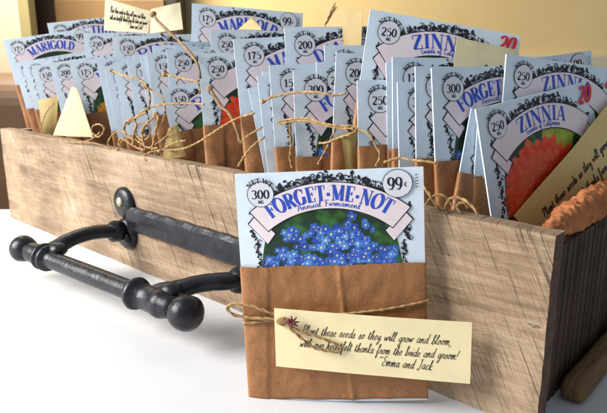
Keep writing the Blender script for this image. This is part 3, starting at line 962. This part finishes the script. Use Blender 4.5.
    if kind == 'Z':
        t = MB()
        serif_text(t, '2', .85, .5, lambda x, y: (3.05 + x + .25 * y, PH - 1.05 + y), drape, M['red_ink'], 9, .24, .09)
        serif_text(t, '0', .85, .5, lambda x, y: (3.55 + x + .25 * y, PH - 1.05 + y), drape, M['red_ink'], 9, .24, .09)
        t.build('price_lettering', envl)
    else:
        px, py = 3.02, PH - .72
        t = seal(px, py, .63, 'price_seal')
        serif_text(t, '99', .56, .66, lambda x, y: (px - .1 + x, py - .28 + y), drape, M['ink'], 9, .18, .07)
        serif_text(t, '¢', .3, .16, lambda x, y: (px + .36 + x, py - .2 + y), drape, M['ink'], 9, .12, .06)
        for k in range(5):
            q = py + .35 - k * .14
            ribbon(t, [(px + .76, q), (px + .9, q + .05)], lambda d: .035, drape, M['ink'], 9)
        t.build('price_seal', envl)

def link_copy(o, parent=None):
    c = o.copy(); C.objects.link(c)
    if parent is not None: c.parent = parent
    for ch in [q for q in o.children]: link_copy(ch, c)
    return c

PACKETS = [
    ('a1', 'M', (-23.37, 61.63, 6.68), 20, 9, 6, 1, 1,
     'marigold seed packet standing tallest at the far left end of the crate, leaning left'),
    ('a2', 'D', (-20.59, 64.72, 8.21), 20, 7, 6, 1, 1,
     'seed packet with a bare white corner poking up behind the far left marigold packet'),
    ('a3', 'Z', (-16.09, 58.64, 6.55), 20, 1, 6, 1, 1,
     'rear seed packet marked 250 just right of the far left marigold packet title'),
    ('a4', 'P', (-11.07, 51.72, 6.19), 20, 2, 6, 1, 1,
     'rear seed packet marked 150 standing just below the large cream tag at upper left'),
    ('a5', 'M', (-21.37, 59.29, 4.66), 20, 10, 7, 1, 1,
     'leftmost short seed packet in the front row, mostly hidden, below the marigold title'),
    ('a6', 'P', (-18.78, 56.75, 4.34), 20, 9, 7, 1, 1,
     'second short seed packet from the crate left end, marked 150, above a yellow tag'),
    ('a7', 'D', (-16.32, 54.33, 4.54), 20, 8, 7, 1, 1,
     'third short seed packet from the crate left end, just left of the white folded tag'),
    ('a8', 'M', (-13.68, 51.97, 4.66), 20, 8, 7, 1, 1,
     'short seed packet marked 175 with its bright white tag hanging over the crate rim'),
    ('a9', 'F', (-10.58, 48.93, 4.77), 21, 7, 7, 2, 1,
     'narrow visible seed packet edge right of the packet with the bright white tag'),
    ('b1', 'D', (-9.92, 48.12, 4.23), 21, 6, 7, 2, 1,
     'seed packet strip with high brown sleeve, two places right of the bright white tag'),
    ('b2', 'P', (-9.03, 46.89, 4.48), 20, 5, 8, 2, 1,
     'seed packet marked 150 with a short twig of twine lying across its seal'),
    ('b3', 'F', (-7.73, 45.35, 4.56), 20, 4, 8, 2, 1,
     'thin seed packet strip in front row beside the bundle of knotted twine loops'),
    ('b4', 'D', (-6.46, 44.22, 4.85), 20, 4, 8, 2, 1,
     'seed packet behind the small pale twine knots, left of the long curling twine'),
    ('b5', 'M', (-5.87, 44.66, 5.46), 20, 3, 8, 2, 1,
     'seed packet rising above neighbours directly under the bent brown twig tip'),
    ('b6', 'Z', (-5.14, 44.08, 5.09), 20, 1, 8, 2, 1,
     'seed packet crossed by the bent brown twig, partly behind the Pinks packet'),
    ('b7', 'F', (-4.90, 45.53, 5.46), 18, -2, 8, 1, 1,
     'seed packet mostly hidden behind the bent brown twig and the 250 packet'),
    ('c1', 'P', (-3.93, 43.10, 3.15), 17, 9, 8, 0, 1,
     'low seed packet titled Pinks, leaning left, with a yellow tag at its foot'),
    ('c2', 'M', (-4.78, 47.77, 7.54), 14, -4, 6, 1, 1.05,
     'tallest rear seed packet marked 175, its long top edge sloping down under the wall'),
    ('c3', 'Z', (-2.44, 45.22, 5.73), 16, -1, 6, 1, 1.05,
     'rear seed packet marked 250 with a small yellow triangle of paper above it'),
    ('c4', 'Z', (-1.96, 39.62, 4.26), 16, 1, 8, 1, 1.05,
     'zinnia seed packet marked 250 with a brown twig lying over its red flower'),
    ('c5', 'M', (0.96, 37.40, 5.25), 15, 3, 8, 1, 1.05,
     'marigold seed packet marked 175 standing between two packets marked 250'),
    ('d1', 'Z', (2.97, 35.80, 2.68), 14, 4, 9, 2, 1.1,
     'low seed packet marked 250 with high brown sleeve, left of the short Forget-Me-Not'),
    ('d2', 'P', (3.17, 35.35, 3.34), 14, 2, 8, 1, 1.08,
     'plain white seed packet top just behind the low packet marked 250'),
    ('d3', 'D', (3.81, 37.90, 5.22), 13, 1, 7, 1, 1.1,
     'rear dianthus seed packet marked 200 in the middle of the crate'),
    ('d4', 'F', (4.30, 33.53, 2.74), 13, 0, 9, 1, 1.1,
     'Forget-Me-Not seed packet marked 300 in the middle of the row, tied with twine'),
    ('d5', 'P', (5.95, 35.51, 4.30), 13, 0, 8, 1, 1.08,
     'seed packet with only its bare top showing beside the dianthus packet'),
    ('d6', 'D', (5.57, 32.78, 3.97), 13, -4, 8, 1, 1.05,
     'narrow seed packet leaning right against the big zinnia packet'),
    ('e1', 'Z', (6.04, 31.46, 6.24), 8, -9, 8, 1, 1.02,
     'tall tilted zinnia seed packet highest in the middle, brown sleeve showing at left'),
    ('e2', 'Z', (7.35, 30.71, 2.85), 12, 0, 8, 0, 1.05,
     'low seed packet marked 250 directly below the tall tilted zinnia packet'),
    ('e3', 'M', (8.95, 30.97, 3.93), 17, -1, 8, 1, 1.05,
     'seed packet marked 175 standing just left of the Forget-Me-Not with large blue title'),
    ('e4', 'F', (9.19, 30.30, 3.14), 18, 0, 8, 1, 1.02,
     'low seed packet marked 300 in front of the packet marked 175'),
    ('e5', 'P', (9.79, 29.95, 3.85), 20, -1, 8, 1, 1.02,
     'pale blank seed packet strip between the 175 packet and the Forget-Me-Not'),
    ('f1', 'F', (10.94, 30.10, 3.80), 23, 1, 8, 1, 1.03,
     'Forget-Me-Not seed packet right of centre with its large blue title cut by a zinnia'),
    ('f2', 'M', (15.06, 34.77, 4.53), 22, 6, 7, 1, 1,
     'rear seed packet whose right corner tips up behind the upper right zinnia packet'),
    ('f3', 'Z', (13.44, 30.99, 4.32), 24, -6, 7, 1, 1,
     'upper right zinnia seed packet tilted down to the right'),
    ('f4', 'D', (9.96, 28.90, 1.45), 25, -15, 8, 0, 1,
     'seed packet strip slanting steeply right, beside the Forget-Me-Not with large title'),
    ('f5', 'F', (11.82, 29.71, 1.47), 27, -7, 8, 0, 1,
     'thin seed packet edge wedged behind the big front zinnia packet'),
    ('g1', 'Z', (14.24, 30.33, 2.45), 29, 8, 9, 3, 1.04,
     'big front zinnia seed packet at the right end with red flower and diagonal tag'),
    ('h1', 'Z', (-20.31, 58.38, 4.57), 20, 9, 7, 1, 1,
     'narrow seed packet strip squeezed between the two leftmost short packets'),
    ('h5', 'M', (-7.46, 46.05, 4.91), 20, 4, 8, 2, 1,
     'slightly taller seed packet strip behind the knotted twine loops'),
    ('h6', 'P', (-6.02, 44.23, 5.06), 20, 4, 8, 1, 1,
     'seed packet strip left of the packets beneath the bent brown twig tip'),
    ('h7', 'D', (-4.89, 44.60, 5.23), 19, 0, 8, 1, 1,
     'seed packet sliver under the middle of the bent brown twig'),
    ('h8', 'D', (2.89, 36.94, 3.17), 14, 9, 8, 2, 1.03,
     'low seed packet leaning left, its edge showing left of the low packet marked 250'),
    ('h9', 'M', (2.80, 36.24, 3.22), 14, 3, 8, 1, 1.06,
     'second bare packet top behind the low packet marked 250'),
    ('i1', 'D', (8.77, 31.08, 3.97), 13, 0, 8, 1, 1.03,
     'seed packet edge just behind the packet marked 175 below the tall zinnia packet'),
    ('i4', 'Z', (5.57, 34.14, 3.67), 13, 1, 8, 1, 1.06,
     'white packet corner rising just right of the middle Forget-Me-Not seal'),
]
STRANDS = [
    ('b6', 0.159, [(-10.35, 43.24, 18.63), (-9.91, 42.72, 18.14), (-9.23, 41.98, 17.60), (-8.37, 41.22, 16.93), (-7.63, 40.28, 16.35), (-6.92, 39.38, 15.67), (-6.64, 39.14, 15.11), (-6.65, 39.42, 14.48)]),
    ('b6', 0.13, [(-9.26, 41.33, 14.67), (-8.60, 40.75, 14.56), (-7.65, 39.90, 14.40), (-6.89, 39.22, 14.30), (-6.67, 39.03, 14.00), (-6.63, 38.99, 13.50)]),
    ('b4', 0.1, [(-11.07, 42.95, 13.79), (-10.55, 42.49, 13.54), (-10.12, 42.11, 13.36), (-9.61, 41.59, 12.99), (-9.48, 41.40, 12.19), (-9.77, 41.52, 11.29)]),
    ('c1', 0.13, [(-12.99, 44.53, 10.94), (-11.70, 43.25, 11.87), (-10.65, 42.31, 12.38), (-9.32, 41.13, 12.69), (-7.68, 39.66, 12.87), (-6.30, 38.44, 12.91)]),
    ('c1', 0.125, [(-11.08, 41.69, 8.74), (-11.31, 42.09, 8.96), (-10.82, 41.93, 9.27), (-10.00, 41.46, 9.49), (-8.32, 40.10, 9.77), (-7.01, 38.93, 10.35), (-5.78, 37.83, 11.15), (-4.76, 36.92, 11.82), (-3.80, 36.06, 12.34), (-2.89, 35.25, 12.65)]),
    ('c4', 0.14, [(-4.00, 36.11, 9.36), (-3.65, 35.80, 9.90), (-3.25, 35.44, 10.45), (-2.80, 35.18, 10.91), (-2.29, 34.72, 11.32)]),
    ('c4', 0.17, [(-5.82, 38.00, 13.93), (-5.49, 37.70, 13.40), (-5.02, 37.29, 12.82), (-4.61, 36.93, 12.55), (-4.22, 36.58, 11.98), (-3.97, 36.36, 11.28), (-3.86, 36.25, 10.81)]),
    ('c4', 0.11, [(-3.86, 36.25, 10.75), (-3.38, 35.83, 11.23), (-2.86, 35.36, 11.59), (-2.42, 35.11, 11.86)]),
    ('d1', 0.13, [(-2.34, 35.03, 13.36), (-1.79, 34.54, 13.63), (-1.03, 33.87, 13.84), (-0.19, 33.12, 14.00), (0.77, 32.26, 14.05), (1.54, 31.71, 13.93), (2.18, 31.27, 14.06)]),
    ('d4', 0.11, [(-1.51, 34.29, 12.24), (-0.75, 33.48, 12.50), (0.08, 32.74, 12.63), (0.88, 32.03, 12.49), (1.59, 31.39, 12.41), (2.37, 30.70, 12.44)]),
    ('d4', 0.11, [(-1.33, 34.14, 12.14), (-0.64, 33.45, 12.39), (0.24, 32.66, 12.48), (1.09, 31.91, 12.35), (1.90, 31.19, 12.28), (2.57, 30.59, 12.35)]),
    ('d4', 0.12, [(-0.70, 33.71, 12.53), (-0.76, 33.62, 11.87), (-0.70, 33.44, 11.05), (-0.76, 33.49, 10.36), (-0.65, 33.39, 9.75)]),
    ('e1', 0.12, [(0.84, 32.20, 11.35), (1.30, 31.66, 11.48), (1.90, 31.12, 11.82), (2.48, 30.61, 12.09), (2.72, 30.52, 12.36), (2.39, 30.95, 12.46)]),
    ('e1', 0.11, [(0.79, 32.24, 10.19), (1.20, 31.87, 11.07), (1.51, 31.74, 11.79), (1.71, 31.56, 12.23)]),
    ('e2', 0.12, [(2.77, 30.48, 12.31), (3.22, 29.94, 12.18), (3.55, 29.65, 11.67), (3.79, 29.43, 11.16), (3.63, 29.58, 10.58)]),
    ('e4', 0.12, [(4.00, 29.39, 10.81), (4.58, 28.73, 11.13), (5.16, 28.21, 11.12), (5.65, 27.78, 11.15), (6.15, 27.47, 11.11)]),
    ('f1', 0.13, [(5.27, 27.58, 10.38), (5.61, 27.28, 10.01), (5.90, 27.01, 9.60), (6.15, 26.79, 9.22), (6.45, 26.79, 8.89)]),
    ('f4', 0.13, [(6.64, 26.63, 8.94), (6.49, 26.49, 9.30), (6.59, 26.40, 9.65), (6.88, 26.15, 9.81), (7.21, 25.85, 9.70), (7.47, 25.62, 9.48), (7.70, 25.55, 9.18)]),
    ('f4', 0.11, [(7.19, 26.27, 9.03), (6.96, 26.34, 9.25), (7.02, 26.28, 9.50), (7.24, 26.09, 9.54), (7.39, 26.09, 9.31)]),
    ('a8', 0.12, [(-20.34, 49.95, 9.06), (-19.06, 48.73, 8.99), (-17.63, 47.53, 9.16), (-16.55, 47.04, 9.55), (-15.90, 46.86, 10.05)]),
    ('a8', 0.12, [(-16.04, 46.72, 9.67), (-16.75, 47.48, 9.97), (-16.64, 47.52, 10.44), (-15.94, 46.89, 10.67), (-15.42, 46.43, 10.41), (-15.63, 46.49, 9.94), (-16.04, 46.72, 9.67)]),
    ('a6', 0.11, [(-23.31, 53.33, 9.57), (-22.70, 52.79, 10.59), (-21.96, 52.26, 11.42), (-21.30, 51.80, 11.88)]),
    ('b2', 0.14, [(-14.30, 45.70, 14.80), (-13.61, 45.09, 14.61), (-12.75, 44.31, 14.42), (-11.72, 43.40, 14.25), (-10.97, 42.60, 13.87), (-10.68, 42.34, 13.07), (-10.89, 42.39, 12.16)]),
    ('b3', 0.17, [(-12.39, 43.46, 9.98), (-12.96, 43.97, 10.20), (-13.26, 44.37, 10.66), (-12.96, 44.24, 11.19), (-12.36, 43.70, 11.40), (-12.06, 43.30, 11.01), (-12.26, 43.35, 10.35), (-12.39, 43.32, 9.56)]),
    ('b3', 0.15, [(-12.36, 43.70, 11.40), (-11.86, 43.25, 11.66), (-11.09, 42.57, 12.01)]),
    ('b4', 0.16, [(-11.18, 42.25, 9.36), (-11.40, 42.45, 9.98), (-11.48, 42.65, 10.66), (-11.11, 42.46, 11.18), (-10.67, 42.20, 11.56), (-10.30, 41.86, 11.80)]),
    ('b4', 0.16, [(-10.63, 41.76, 9.44), (-10.39, 41.54, 10.18), (-10.20, 41.51, 10.88), (-10.01, 41.47, 11.57), (-10.10, 41.69, 12.09)]),
    ('b1', 0.13, [(-13.95, 44.85, 9.33), (-13.59, 44.53, 9.90), (-12.86, 43.74, 9.72), (-12.11, 43.07, 9.45), (-11.37, 42.41, 9.34)]),
    ('c1', 0.12, [(-9.97, 41.30, 9.37), (-9.28, 40.82, 9.87), (-8.58, 40.20, 10.23), (-7.76, 39.46, 10.47)]),
    ('a4', 0.1, [(-8.87, 45.81, 18.36), (-9.33, 45.82, 18.01), (-9.95, 45.57, 17.65), (-10.45, 45.49, 17.44)]),
    ('e1', 0.11, [(1.97, 39.50, 19.07), (1.73, 39.71, 18.60), (1.56, 39.87, 18.19), (1.31, 40.08, 17.65)]),
    ('b3', 0.1, [(-13.93, 44.70, 8.97), (-13.51, 44.45, 9.69), (-12.58, 43.63, 10.10), (-11.81, 42.88, 9.84), (-11.07, 42.15, 9.59), (-10.08, 41.27, 9.66)]),
    ('b4', 0.1, [(-12.21, 43.57, 10.91), (-11.43, 42.87, 11.27), (-10.76, 42.14, 11.08), (-10.89, 42.19, 10.37), (-11.54, 42.70, 10.01), (-12.10, 43.26, 10.37), (-12.00, 43.31, 10.94)]),
    ('b4', 0.09, [(-10.79, 41.90, 9.63), (-9.91, 41.25, 10.15), (-9.22, 40.77, 10.70), (-8.80, 40.52, 11.27)]),
    ('b2', 0.1, [(-14.50, 45.08, 8.91), (-14.93, 45.59, 9.37), (-14.50, 45.34, 10.01), (-13.79, 44.84, 10.38), (-13.09, 44.22, 10.39)]),
    ('a8', 0.1, [(-17.43, 47.42, 9.18), (-16.24, 46.49, 9.24), (-15.06, 45.44, 9.08), (-13.85, 44.42, 9.02)]),
    ('f1', 0.1, [(5.66, 27.09, 9.15), (5.87, 27.05, 9.54), (6.19, 26.89, 9.77), (6.50, 26.62, 9.69), (6.73, 26.35, 9.39)]),
]
KNOTS = [
    ('b6', 0.3, (-10.35, 43.24, 18.63)),
    ('b6', 0.27, (-9.34, 41.41, 14.66)),
    ('b4', 0.27, (-11.07, 42.95, 13.79)),
    ('b4', 0.27, (-10.20, 41.77, 11.95)),
    ('d1', 0.2, (-2.34, 35.03, 13.36)),
    ('c4', 0.24, (-5.82, 38.00, 13.93)),
    ('b3', 0.27, (-12.36, 43.70, 11.40)),
    ('b2', 0.2, (-14.30, 45.70, 14.80)),
    ('b4', 0.24, (-11.39, 42.57, 10.67)),
    ('c1', 0.2, (-9.94, 41.21, 9.46)),
]
TAGS = [
    ('a8', 'white', [(-19.00, 50.16, 13.40), (-18.52, 49.93, 13.25), (-17.51, 49.76, 9.25), (-21.71, 51.90, 9.13)], 0),
    ('a6', 'yellow', [(-23.68, 54.20, 11.95), (-21.60, 53.55, 12.35), (-22.28, 53.88, 8.78), (-23.30, 53.46, 9.28)], 0),
    ('a4', 'cream', [(-15.39, 49.08, 20.15), (-11.91, 49.20, 19.20), (-12.22, 49.07, 17.55), (-15.66, 49.05, 17.77)], 1),
    ('b5', 'cream', [(-10.83, 44.74, 19.06), (-8.78, 44.93, 19.54), (-8.57, 44.48, 17.68), (-10.97, 44.60, 17.41)], 0),
    ('c3', 'yellow', [(-3.40, 41.47, 18.34), (-3.26, 41.35, 18.27), (-2.68, 40.43, 17.48), (-4.40, 41.96, 17.59)], 0),
    ('e1', 'yellow', [(1.31, 40.35, 19.07), (3.62, 38.30, 18.46), (3.47, 37.90, 15.62), (1.19, 39.92, 16.22)], 0),
    ('e1', 'front', [(7.87, 31.96, 16.84), (11.44, 32.93, 16.20), (11.52, 32.73, 14.02), (7.74, 31.94, 14.69)], 0),
    ('d6', 'yellow', [(1.95, 31.08, 11.98), (2.99, 31.22, 12.33), (2.88, 31.18, 9.95), (2.27, 30.79, 10.03)], 0),
    ('c1', 'yellow', [(-9.23, 40.91, 11.09), (-8.55, 40.97, 11.35), (-8.08, 40.82, 9.17), (-9.79, 41.01, 8.86)], 0),
    ('g1', 'gold', [(10.47, 28.79, 8.20), (17.36, 33.66, 13.96), (20.96, 35.11, 10.98), (13.28, 29.88, 5.61)], 1),
]
proto = {}
for k in 'FZMPD':
    e = envelope_mesh().build('envelope')
    art(k, e)
    proto[k] = e
SL_H = (8.1, 6.9, 5.8)
sleeves = [sleeve_mesh(PH - d, i).build('sleeve') for i, d in enumerate((3.2, 4.4, 5.6, 7.6))]
used_e, used_s = set(), set()
def packet_rot(yaw, roll, lean):
    return Matrix.Rotation(math.radians(yaw), 3, 'Z') @ Matrix.Rotation(math.radians(-lean), 3, 'X') @ Matrix.Rotation(math.radians(-roll), 3, 'Y')
roots = {}
def make_packet(key, kind, base, yaw, roll, lean, sl, sc, label, group):
    root = empty('seed_packet', base, packet_rot(yaw, roll, lean) * sc)
    tag_props(root, label, 'seed packet', group)
    e = proto[kind]
    if kind not in used_e: used_e.add(kind); e.parent = root
    else: e = link_copy(e, root)
    if sl is not None:
        s = sleeves[sl]
        if sl not in used_s: used_s.add(sl); s.parent = root
        else: s = link_copy(s, root)
    roots[key] = root
    return root
for key, kind, base, yaw, roll, lean, sl, sc, label in PACKETS:
    make_packet(key, kind, base, yaw, roll, lean, sl, sc, label, 'seed packets filed in the wooden crate')

def attach(o, root):
    o.parent = root
    o.matrix_parent_inverse = root.matrix_world.inverted()
    return o
bpy.context.view_layer.update()

# loose twine ends among the packets
for i, (key, r, pts) in enumerate(STRANDS):
    t = MB()
    if r > .155 and key in ('b6', 'c4'):
        P = resample(catmull(pts, 12), .12)
        sweep(t, P, lambda q, r=r: r * (.45 + .25 * abs(math.sin(q * 7))), M['twig'], 9)
        t.build('tmp')
        o = bpy.data.objects['tmp']; o.name = 'twig'; o.data.name = 'twig'
    else:
        twine_into(t, [Vector(p) for p in pts], r * .76, M['twine'], True, i)
        o = t.build('twine')
    attach(o, roots[key])
for i, (key, r, p) in enumerate(KNOTS):
    t = MB(); lump(t, p, r * .8, M['twine'], i, (1, 1, .85), 8, .5)
    attach(t.build('twine_knot'), roots[key])

HAND = ['Plant these seeds so they will grow and bloom,', 'with our heartfelt thanks from the bride and groom!', '~Emma and Jack']
def paper_quad(q, m, name, nx=16, ny=8, curl=0.0, bow=.12, seed=0):
    """sheet through four corners (TL TR BR BL) with a little bow; returns the object and its placing function"""
    TL, TR, BR, BL = [Vector(p) for p in q]
    nrm = (TR - TL).cross(BL - TL).normalized()
    if nrm.y > 0: nrm = -nrm
    def pos(a, b, off):
        p = (TL * (1 - a) + TR * a) * (1 - b) + (BL * (1 - a) + BR * a) * b
        h = bow * math.sin(math.pi * a) * (1 - .3 * b) + .05 * noise.noise(Vector((a * 3, b * 2, seed))) + curl * max(0, a - .62) ** 2 * 7 * (.25 + b)
        return p + nrm * (h + off)
    t = MB(); vs = []; fs = []
    for lay in (0, 1):
        for i in range(nx + 1):
            for j in range(ny + 1): vs.append(pos(i / nx, j / ny, 0 if lay == 0 else -.014))
    w = ny + 1; o = (nx + 1) * w
    for i in range(nx):
        for j in range(ny):
            a = i * w + j
            fs.append((a, a + 1, a + w + 1, a + w)); fs.append((o + a, o + a + w, o + a + w + 1, o + a + 1))
    t.add(vs, fs, m, True)
    fs = []
    for i in range(nx):
        a = i * w; fs.append((a, a + w, o + a + w, o + a)); a += ny; fs.append((a, o + a, o + a + w, a + w))
    for j in range(ny):
        fs.append((j, o + j, o + j + 1, j + 1)); a = nx * w + j; fs.append((a, a + 1, o + a + 1, o + a))
    t.add(vs, fs, m, False)
    return t.build(name), pos

def handwriting(pos, W_, Hh, parent, root_inv=None, lines=None, seed=3, w_ink=.12):
    t = MB(); rnd = random.Random(seed)
    def pl(x, y, off): return pos(x / W_, 1 - y / Hh, .012)
    for (x, y, w) in lines:
        k = lines.index((x, y, w))
        hand_text(t, HAND[k], x, y, .50, .4, pl, M['hand_ink'], 0, w_ink, w, rnd, 5)
    return t.build('handwriting')

for i, (key, mname, q, hw) in enumerate(TAGS):
    o, pos = paper_quad(q, M[mname + '_tag'], 'tag', 14, 8, 0, .08, i)
    attach(o, roots[key])
    if hw:
        W_ = (Vector(q[1]) - Vector(q[0])).length; Hh = (Vector(q[3]) - Vector(q[0])).length
        k = W_ / 8.4
        h = handwriting(pos, W_, Hh, o, None, [(1.0 * k, Hh * .60, 6.6 * k), (1.0 * k, Hh * .36, 7.0 * k), (4.6 * k, Hh * .14, 2.6 * k)], i, .12 if mname == 'gold' else .05)
        h.parent = o; h.matrix_parent_inverse = root_inv = roots[key].matrix_world.inverted() if False else o.matrix_world.inverted()

# ------------------------------------------------------------------ the packet standing in front of the crate
FB = Vector((1.62, 25.45, 0.03))
froot = make_packet('front', 'F', FB, -5.2, 3.3, 5.0, None, 1.0,
    'Forget-Me-Not packet standing upright in front of the crate, brown wrap and long handwritten tag', None)
froot.matrix_world = froot.matrix_world @ Matrix.Diagonal((1.02, 1, .965, 1))
bpy.context.view_layer.update()
sleeve_mesh(6.92, 7).build('sleeve', froot)
def fdr(x, z, off=0):
    return Vector((x, front_y(max(-4.1, min(4.1, x)), max(0, z)) - .20 - off, z))
# twine round the wrap, tied at the left with a loop over the tag
t = MB()
KX, KZ = -2.25, 4.40
twine_into(t, [fdr(-4.2, 4.1, -.1), fdr(-3.7, 4.18, .02), fdr(-3.0, 4.28, .05), fdr(KX, KZ, .12)], 0.106, M['twine'], True, 21)
twine_into(t, [fdr(-4.2, 4.45, -.1), fdr(-3.6, 4.38, .03), fdr(-3.0, 4.37, .08), fdr(KX, KZ, .12)], 0.100, M['twine'], True, 22)
twine_into(t, [fdr(KX, KZ, .0), fdr(.3, 4.55, -.02), fdr(2.4, 4.75, .0), fdr(4.1, 5.05, -.03), Vector((4.22, .05, 5.1))], 0.094, M['twine'], True, 23)
t.build('twine', froot)
t = MB()
twine_into(t, [fdr(KX, KZ, .12), fdr(-2.9, 4.72, .12), fdr(-3.7, 5.05, .15), fdr(-4.5, 5.16, .1), fdr(-4.85, 4.97, .05), fdr(-4.6, 4.62, .08), fdr(-3.8, 4.46, .14), fdr(-2.9, 4.42, .16), fdr(KX, KZ, .16)], 0.106, M['twine'], True, 24)
twine_into(t, [fdr(KX, KZ, 0.47), fdr(-1.5, 4.0, 0.64), fdr(-.5, 3.65, 0.68), fdr(.22, 3.28, 0.68), fdr(.28, 3.02, 0.66), fdr(-.05, 2.98, 0.64), fdr(-.9, 3.2, 0.64), fdr(-1.6, 3.8, 0.60), fdr(KX, KZ, 0.47)], 0.094, M['twine'], True, 25)
t.build('twine_bow', froot)
t = MB(); lump(t, fdr(KX + .02, KZ, .42), .22, M['twine'], 5, (1.3, .8, 1), 9, .5); t.build('twine_knot', froot)
t = MB()
rn = random.Random(9)
for k in range(7):
    a = k * .9 + rn.uniform(-.2, .2)
    c0 = fdr(KX + .45, KZ + .05, .62)
    sweep(t, [c0, c0 + Vector((math.cos(a) * .16, -.08, math.sin(a) * .16)), c0 + Vector((math.cos(a) * .33, -.03, math.sin(a) * .30))], lambda q: .075 * (1 - .7 * q), M['berry'], 6)
t.build('dried_sprig', froot)
# tag corners in packet coordinates
tq = [Vector((-1.35, 25.45, 4.75)), Vector((7.34, 24.05, 4.71)), Vector((7.39, 23.85, 1.86)), Vector((-1.28, 25.25, 1.91))]
o, pos = paper_quad(tq, M['front_tag'], 'tag', 40, 14, .05, .10, 31)
attach(o, froot)
W_, Hh = 8.9, 2.7
t = MB(); rnd = random.Random(3)
def pl(x, y, off): return pos(x / W_, 1 - y / Hh, .012)
hand_text(t, HAND[0], 1.25, 1.62, .43, .42, pl, M['hand_ink'], 0, .062, 6.75, rnd, 6)
hand_text(t, HAND[1], 1.15, 1.02, .43, .42, pl, M['hand_ink'], 0, .062, 7.15, rnd, 6)
hand_text(t, HAND[2], 4.75, .48, .45, .42, pl, M['hand_ink'], 0, .065, 2.45, rnd, 6)
h = t.build('handwriting', o); h.matrix_parent_inverse = froot.matrix_world.inverted() if False else Matrix.Identity(4)

bpy.context.view_layer.update()
